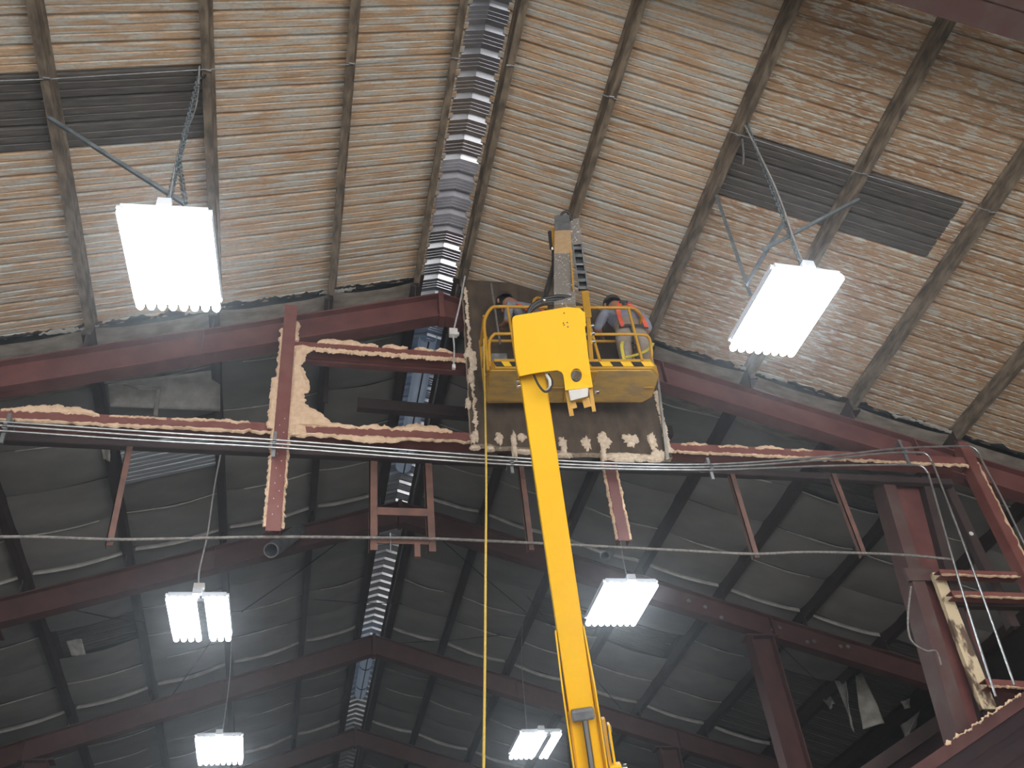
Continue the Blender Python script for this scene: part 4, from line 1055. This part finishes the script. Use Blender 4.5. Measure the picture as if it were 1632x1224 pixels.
def body(lean=(0, .25), head=(0, .1), armL=None, armR=None, H=1.0):
    lx, ly = lean
    J = {'pelvis': ((0, 0, .92), (.155, .12)), 'waist': ((lx * .2, ly * .25, 1.08), (.15, .115)), 'chest': ((lx * .7, ly * .8, 1.30), (.185, .125)), 'neck': ((lx, ly * 1.05, 1.44), (.075, .07)),
         'jaw': ((lx + head[0] * .5, ly * 1.1 + head[1] * .6, 1.52), (.08, .09)), 'crown': ((lx + head[0], ly * 1.12 + head[1], 1.65), (.085, .10))}
    E_ = [('pelvis', 'waist'), ('waist', 'chest'), ('chest', 'neck'), ('neck', 'jaw'), ('jaw', 'crown')]
    Zn_ = {('pelvis', 'waist'): 1, ('neck', 'jaw'): 2, ('jaw', 'crown'): 2}
    for s, q in ((-1, 'l'), (1, 'r')):
        J['hip' + q] = ((s * .11, 0, .86), .105); J['knee' + q] = ((s * .12, .03, .48), .074); J['ankle' + q] = ((s * .125, -.02, .10), .054); J['toe' + q] = ((s * .14, .13, .05), .042)
        E_ += [('pelvis', 'hip' + q), ('hip' + q, 'knee' + q), ('knee' + q, 'ankle' + q), ('ankle' + q, 'toe' + q)]
        for k in E_[-4:-1]: Zn_[k] = 1
        Zn_[('ankle' + q, 'toe' + q)] = 3
        arm = armL if s < 0 else armR
        sh = (lx * .75 + s * .2, ly * .85, 1.37)
        J['shoulder' + q] = (sh, .078); J['elbow' + q] = (arm[0], .052); J['wrist' + q] = (arm[1], .034)
        a = Vector(arm[0]); b2 = Vector(arm[1]); d = (b2 - a).normalized(); sd = d.cross(Vector((0, 0, 1))).normalized()
        palm = b2 + d * .07; J['palm' + q] = (tuple(palm), (.036, .022))
        E_ += [('chest', 'shoulder' + q), ('shoulder' + q, 'elbow' + q), ('elbow' + q, 'wrist' + q), ('wrist' + q, 'palm' + q)]
        Zn_[('elbow' + q, 'wrist' + q)] = 2; Zn_[('wrist' + q, 'palm' + q)] = 2
        for i, (so, ln) in enumerate(((-.027, .065), (-.009, .075), (.009, .078), (.027, .07))):
            f1_ = palm + d * .045 + sd * so; f2_ = f1_ + d * ln * .8 + Vector((0, 0, -.025))
            J['f%d%s' % (i, q)] = (tuple(f1_), .009); J['g%d%s' % (i, q)] = (tuple(f2_), .008)
            E_ += [('palm' + q, 'f%d%s' % (i, q)), ('f%d%s' % (i, q), 'g%d%s' % (i, q))]
            Zn_[E_[-1]] = 2; Zn_[E_[-2]] = 2
        th = b2 + d * .05 + sd * (-.045); th2 = th + d * .04 - sd * .015
        J['t' + q] = (tuple(th), .011); J['u' + q] = (tuple(th2), .009); E_ += [('wrist' + q, 't' + q), ('t' + q, 'u' + q)]; Zn_[E_[-1]] = 2; Zn_[E_[-2]] = 2
    return J, E_, Zn_
def cap_on(o, c, tilt=(0, 0), col='dark_cap'):
    """baseball style cap, brim forward (+y local)"""
    vs = []; fs = []; n = 16; m2 = 6
    for i in range(m2 + 1):
        a = (math.pi / 2) * i / m2
        for k in range(n):
            q = 2 * math.pi * k / n; vs.append((c[0] + .112 * math.cos(a) * math.cos(q), c[1] + .125 * math.cos(a) * math.sin(q), c[2] + .12 * math.sin(a)))
    for i in range(m2):
        for k in range(n): fs.append((i * n + k, i * n + (k + 1) % n, (i + 1) * n + (k + 1) % n, (i + 1) * n + k))
    cp = MB().add(vs, fs, 0, True).build('cap', col, o)
    cp.modifiers.new('thickness', 'SOLIDIFY').thickness = .008
    pts = [(c[0] + .10 * math.cos(q), c[1] + .10 * math.sin(q) , c[2] + .01) for q in [R(20) + R(140) * k / 8 for k in range(9)]] + [(c[0] + .105 * math.cos(q), c[1] + .10 * math.sin(q) + .09, c[2] - .01) for q in [R(160) - R(140) * k / 8 for k in range(9)]]
    b_ = MB().prism(pts, (0, 0, 1), .006).build('brim', col, cp)
    # face on the far side: nose, eyes, ears
    return cp
def face(o, c):
    MB().tube([(c[0], c[1] + .095, c[2] - .03), (c[0], c[1] + .125, c[2] - .075), (c[0], c[1] + .10, c[2] - .085)], .012, 8).build('nose', 'skin', o)
    for s in (-1, 1):
        MB().tube([(c[0] + s * .035, c[1] + .085, c[2] - .025), (c[0] + s * .035, c[1] + .1, c[2] - .025)], .012, 8).build('eye', 'white_plastic', o)
        MB().tube([(c[0] + s * .088, c[1] - .01, c[2] - .02), (c[0] + s * .098, c[1] - .015, c[2] - .05), (c[0] + s * .09, c[1] - .01, c[2] - .08)], .014, 8).build('ear', 'skin', o)
    MB().tube([(c[0] - .025, c[1] + .098, c[2] - .115), (c[0] + .025, c[1] + .098, c[2] - .115)], .007, 6).build('mouth', 'harness_red', o)
def strap(o, pts, w_, mat, name='harness_strap'):
    mb = MB(); P = smooth_path(pts, 5)
    for a, b2 in zip(P[:-1], P[1:]):
        mb.bar(a, b2 + (b2 - a) * .15, w_, .008, up=(0, -1, .25))
    return mb.build(name, mat, o)
def scale_joints(J, k): return {n: (tuple(c2 * k for c2 in p), r_) for n, (p, r_) in J.items()}
# right worker: back to us, leaning on his work
wx = atY(1010, 560, 8.22)
J, E_, Z_ = body((-.03, .10), (-.05, .06), armL=((-.34, .12, 1.12), (-.27, .28, 1.18)), armR=((.27, .10, 1.12), (.22, .28, 1.12)))
wr = worker('person', 'worker in grey-blue shirt, khaki trousers and red harness at the right of the basket', J, E_, Z_)
wr.location = (wx.x - .02, 8.13, ZB + .04); wr.rotation_euler = (0, 0, R(-4)); wr.scale = (1.12, 1.05, .98)
cc = J['crown'][0]; cap_on(wr, (cc[0], cc[1], cc[2] - .005)); face(wr, (cc[0], cc[1], cc[2]))
strap(wr, [(-.12, -.125, .90), (-.13, -.118, 1.02), (-.13, -.112, 1.2), (-.09, -.102, 1.34), (-.06, -.07, 1.43)], .05, 'harness_red')
strap(wr, [(.15, -.125, .90), (.14, -.118, 1.02), (.10, -.112, 1.2), (.02, -.102, 1.34), (-.03, -.07, 1.43)], .05, 'harness_red')
strap(wr, [(-.16, -.10, .92), (-.08, -.135, .915), (0, -.138, .91), (.08, -.135, .915), (.17, -.10, .92)], .055, 'harness_dark', 'waist_strap')
strap(wr, [(-.02, -.12, .90), (.0, -.10, .78), (.01, -.07, .66)], .06, 'harness_dark', 'leg_strap')
MB().bar((-.09, -.1, 1.37), (.03, -.1, 1.37), .05, .04).build('back_pad', 'harness_dark', wr, .01)
MB().bar((.0, -.125, 1.355), (.06, -.122, 1.35), .03, .02).build('buckle', 'zinc', wr)
strap(wr, [(-.20, -.13, .16), (-.20, -.14, .5), (-.17, -.14, .62)], .035, 'lanyard_yellow', 'lanyard')
strap(wr, [(-.19, -.15, .34), (-.05, -.16, .38), (.08, -.16, .46), (.17, -.14, .60)], .035, 'lanyard_yellow', 'lanyard')
# left worker: bent to the left behind the head box
wx = atY(838, 545, 8.25)
J, E_, Z_ = body((-.20, .16), (-.15, .08), armL=((-.40, .12, 1.12), (-.38, .28, 1.2)), armR=((.16, .15, 1.1), (.1, .28, 1.05)))
wl = worker('person', 'worker bending at the left of the basket, half hidden by the yellow head cover', J, E_, Z_)
wl.location = (wx.x + .20, 8.12, ZB + .04); wl.rotation_euler = (0, 0, R(6)); wl.scale = (1, 1, .94)
cc = J['crown'][0]; cap_on(wl, (cc[0], cc[1], cc[2] - .005)); face(wl, (cc[0], cc[1], cc[2]))
strap(wl, [(-.13, -.12, .92), (-.16, -.115, 1.02), (-.24, -.05, 1.2), (-.28, .02, 1.34)], .05, 'harness_red')
strap(wl, [(.12, -.12, .92), (.1, -.115, 1.02), (.0, -.06, 1.2), (-.08, .01, 1.34)], .05, 'harness_red')
strap(wl, [(-.16, -.10, .92), (0, -.138, .91), (.17, -.10, .92)], .055, 'harness_dark', 'waist_strap')
# ================================================================== HAZE ADDED FOR LAMP GLOW AND LIFTED DARKS
m = bpy.data.materials.new('added_haze'); m.use_nodes = True; nt = m.node_tree
nt.nodes.remove(nt.nodes['Principled BSDF'])
v = nt.nodes.new('ShaderNodeVolumeScatter'); v.inputs['Color'].default_value = (.86, .93, 1, 1); v.inputs['Density'].default_value = .007; v.inputs['Anisotropy'].default_value = .86
nt.links.new(v.outputs['Volume'], nt.nodes['Material Output'].inputs['Volume']); MAT['added_haze'] = m
hz = MB().prism([(XL + .05, -5, .05), (XRT - .05, -5, .05), (XRT - .05, -5, eav), (XR, -5, ZR + .03), (XL + .05, -5, eav)], (0, 1, 0), YEND + 4.9).build('added_haze', 'added_haze')
hz['kind'] = 'stuff'; tag(hz, 'thin bluish haze added for lamp glow and lifted dark tones', 'haze')
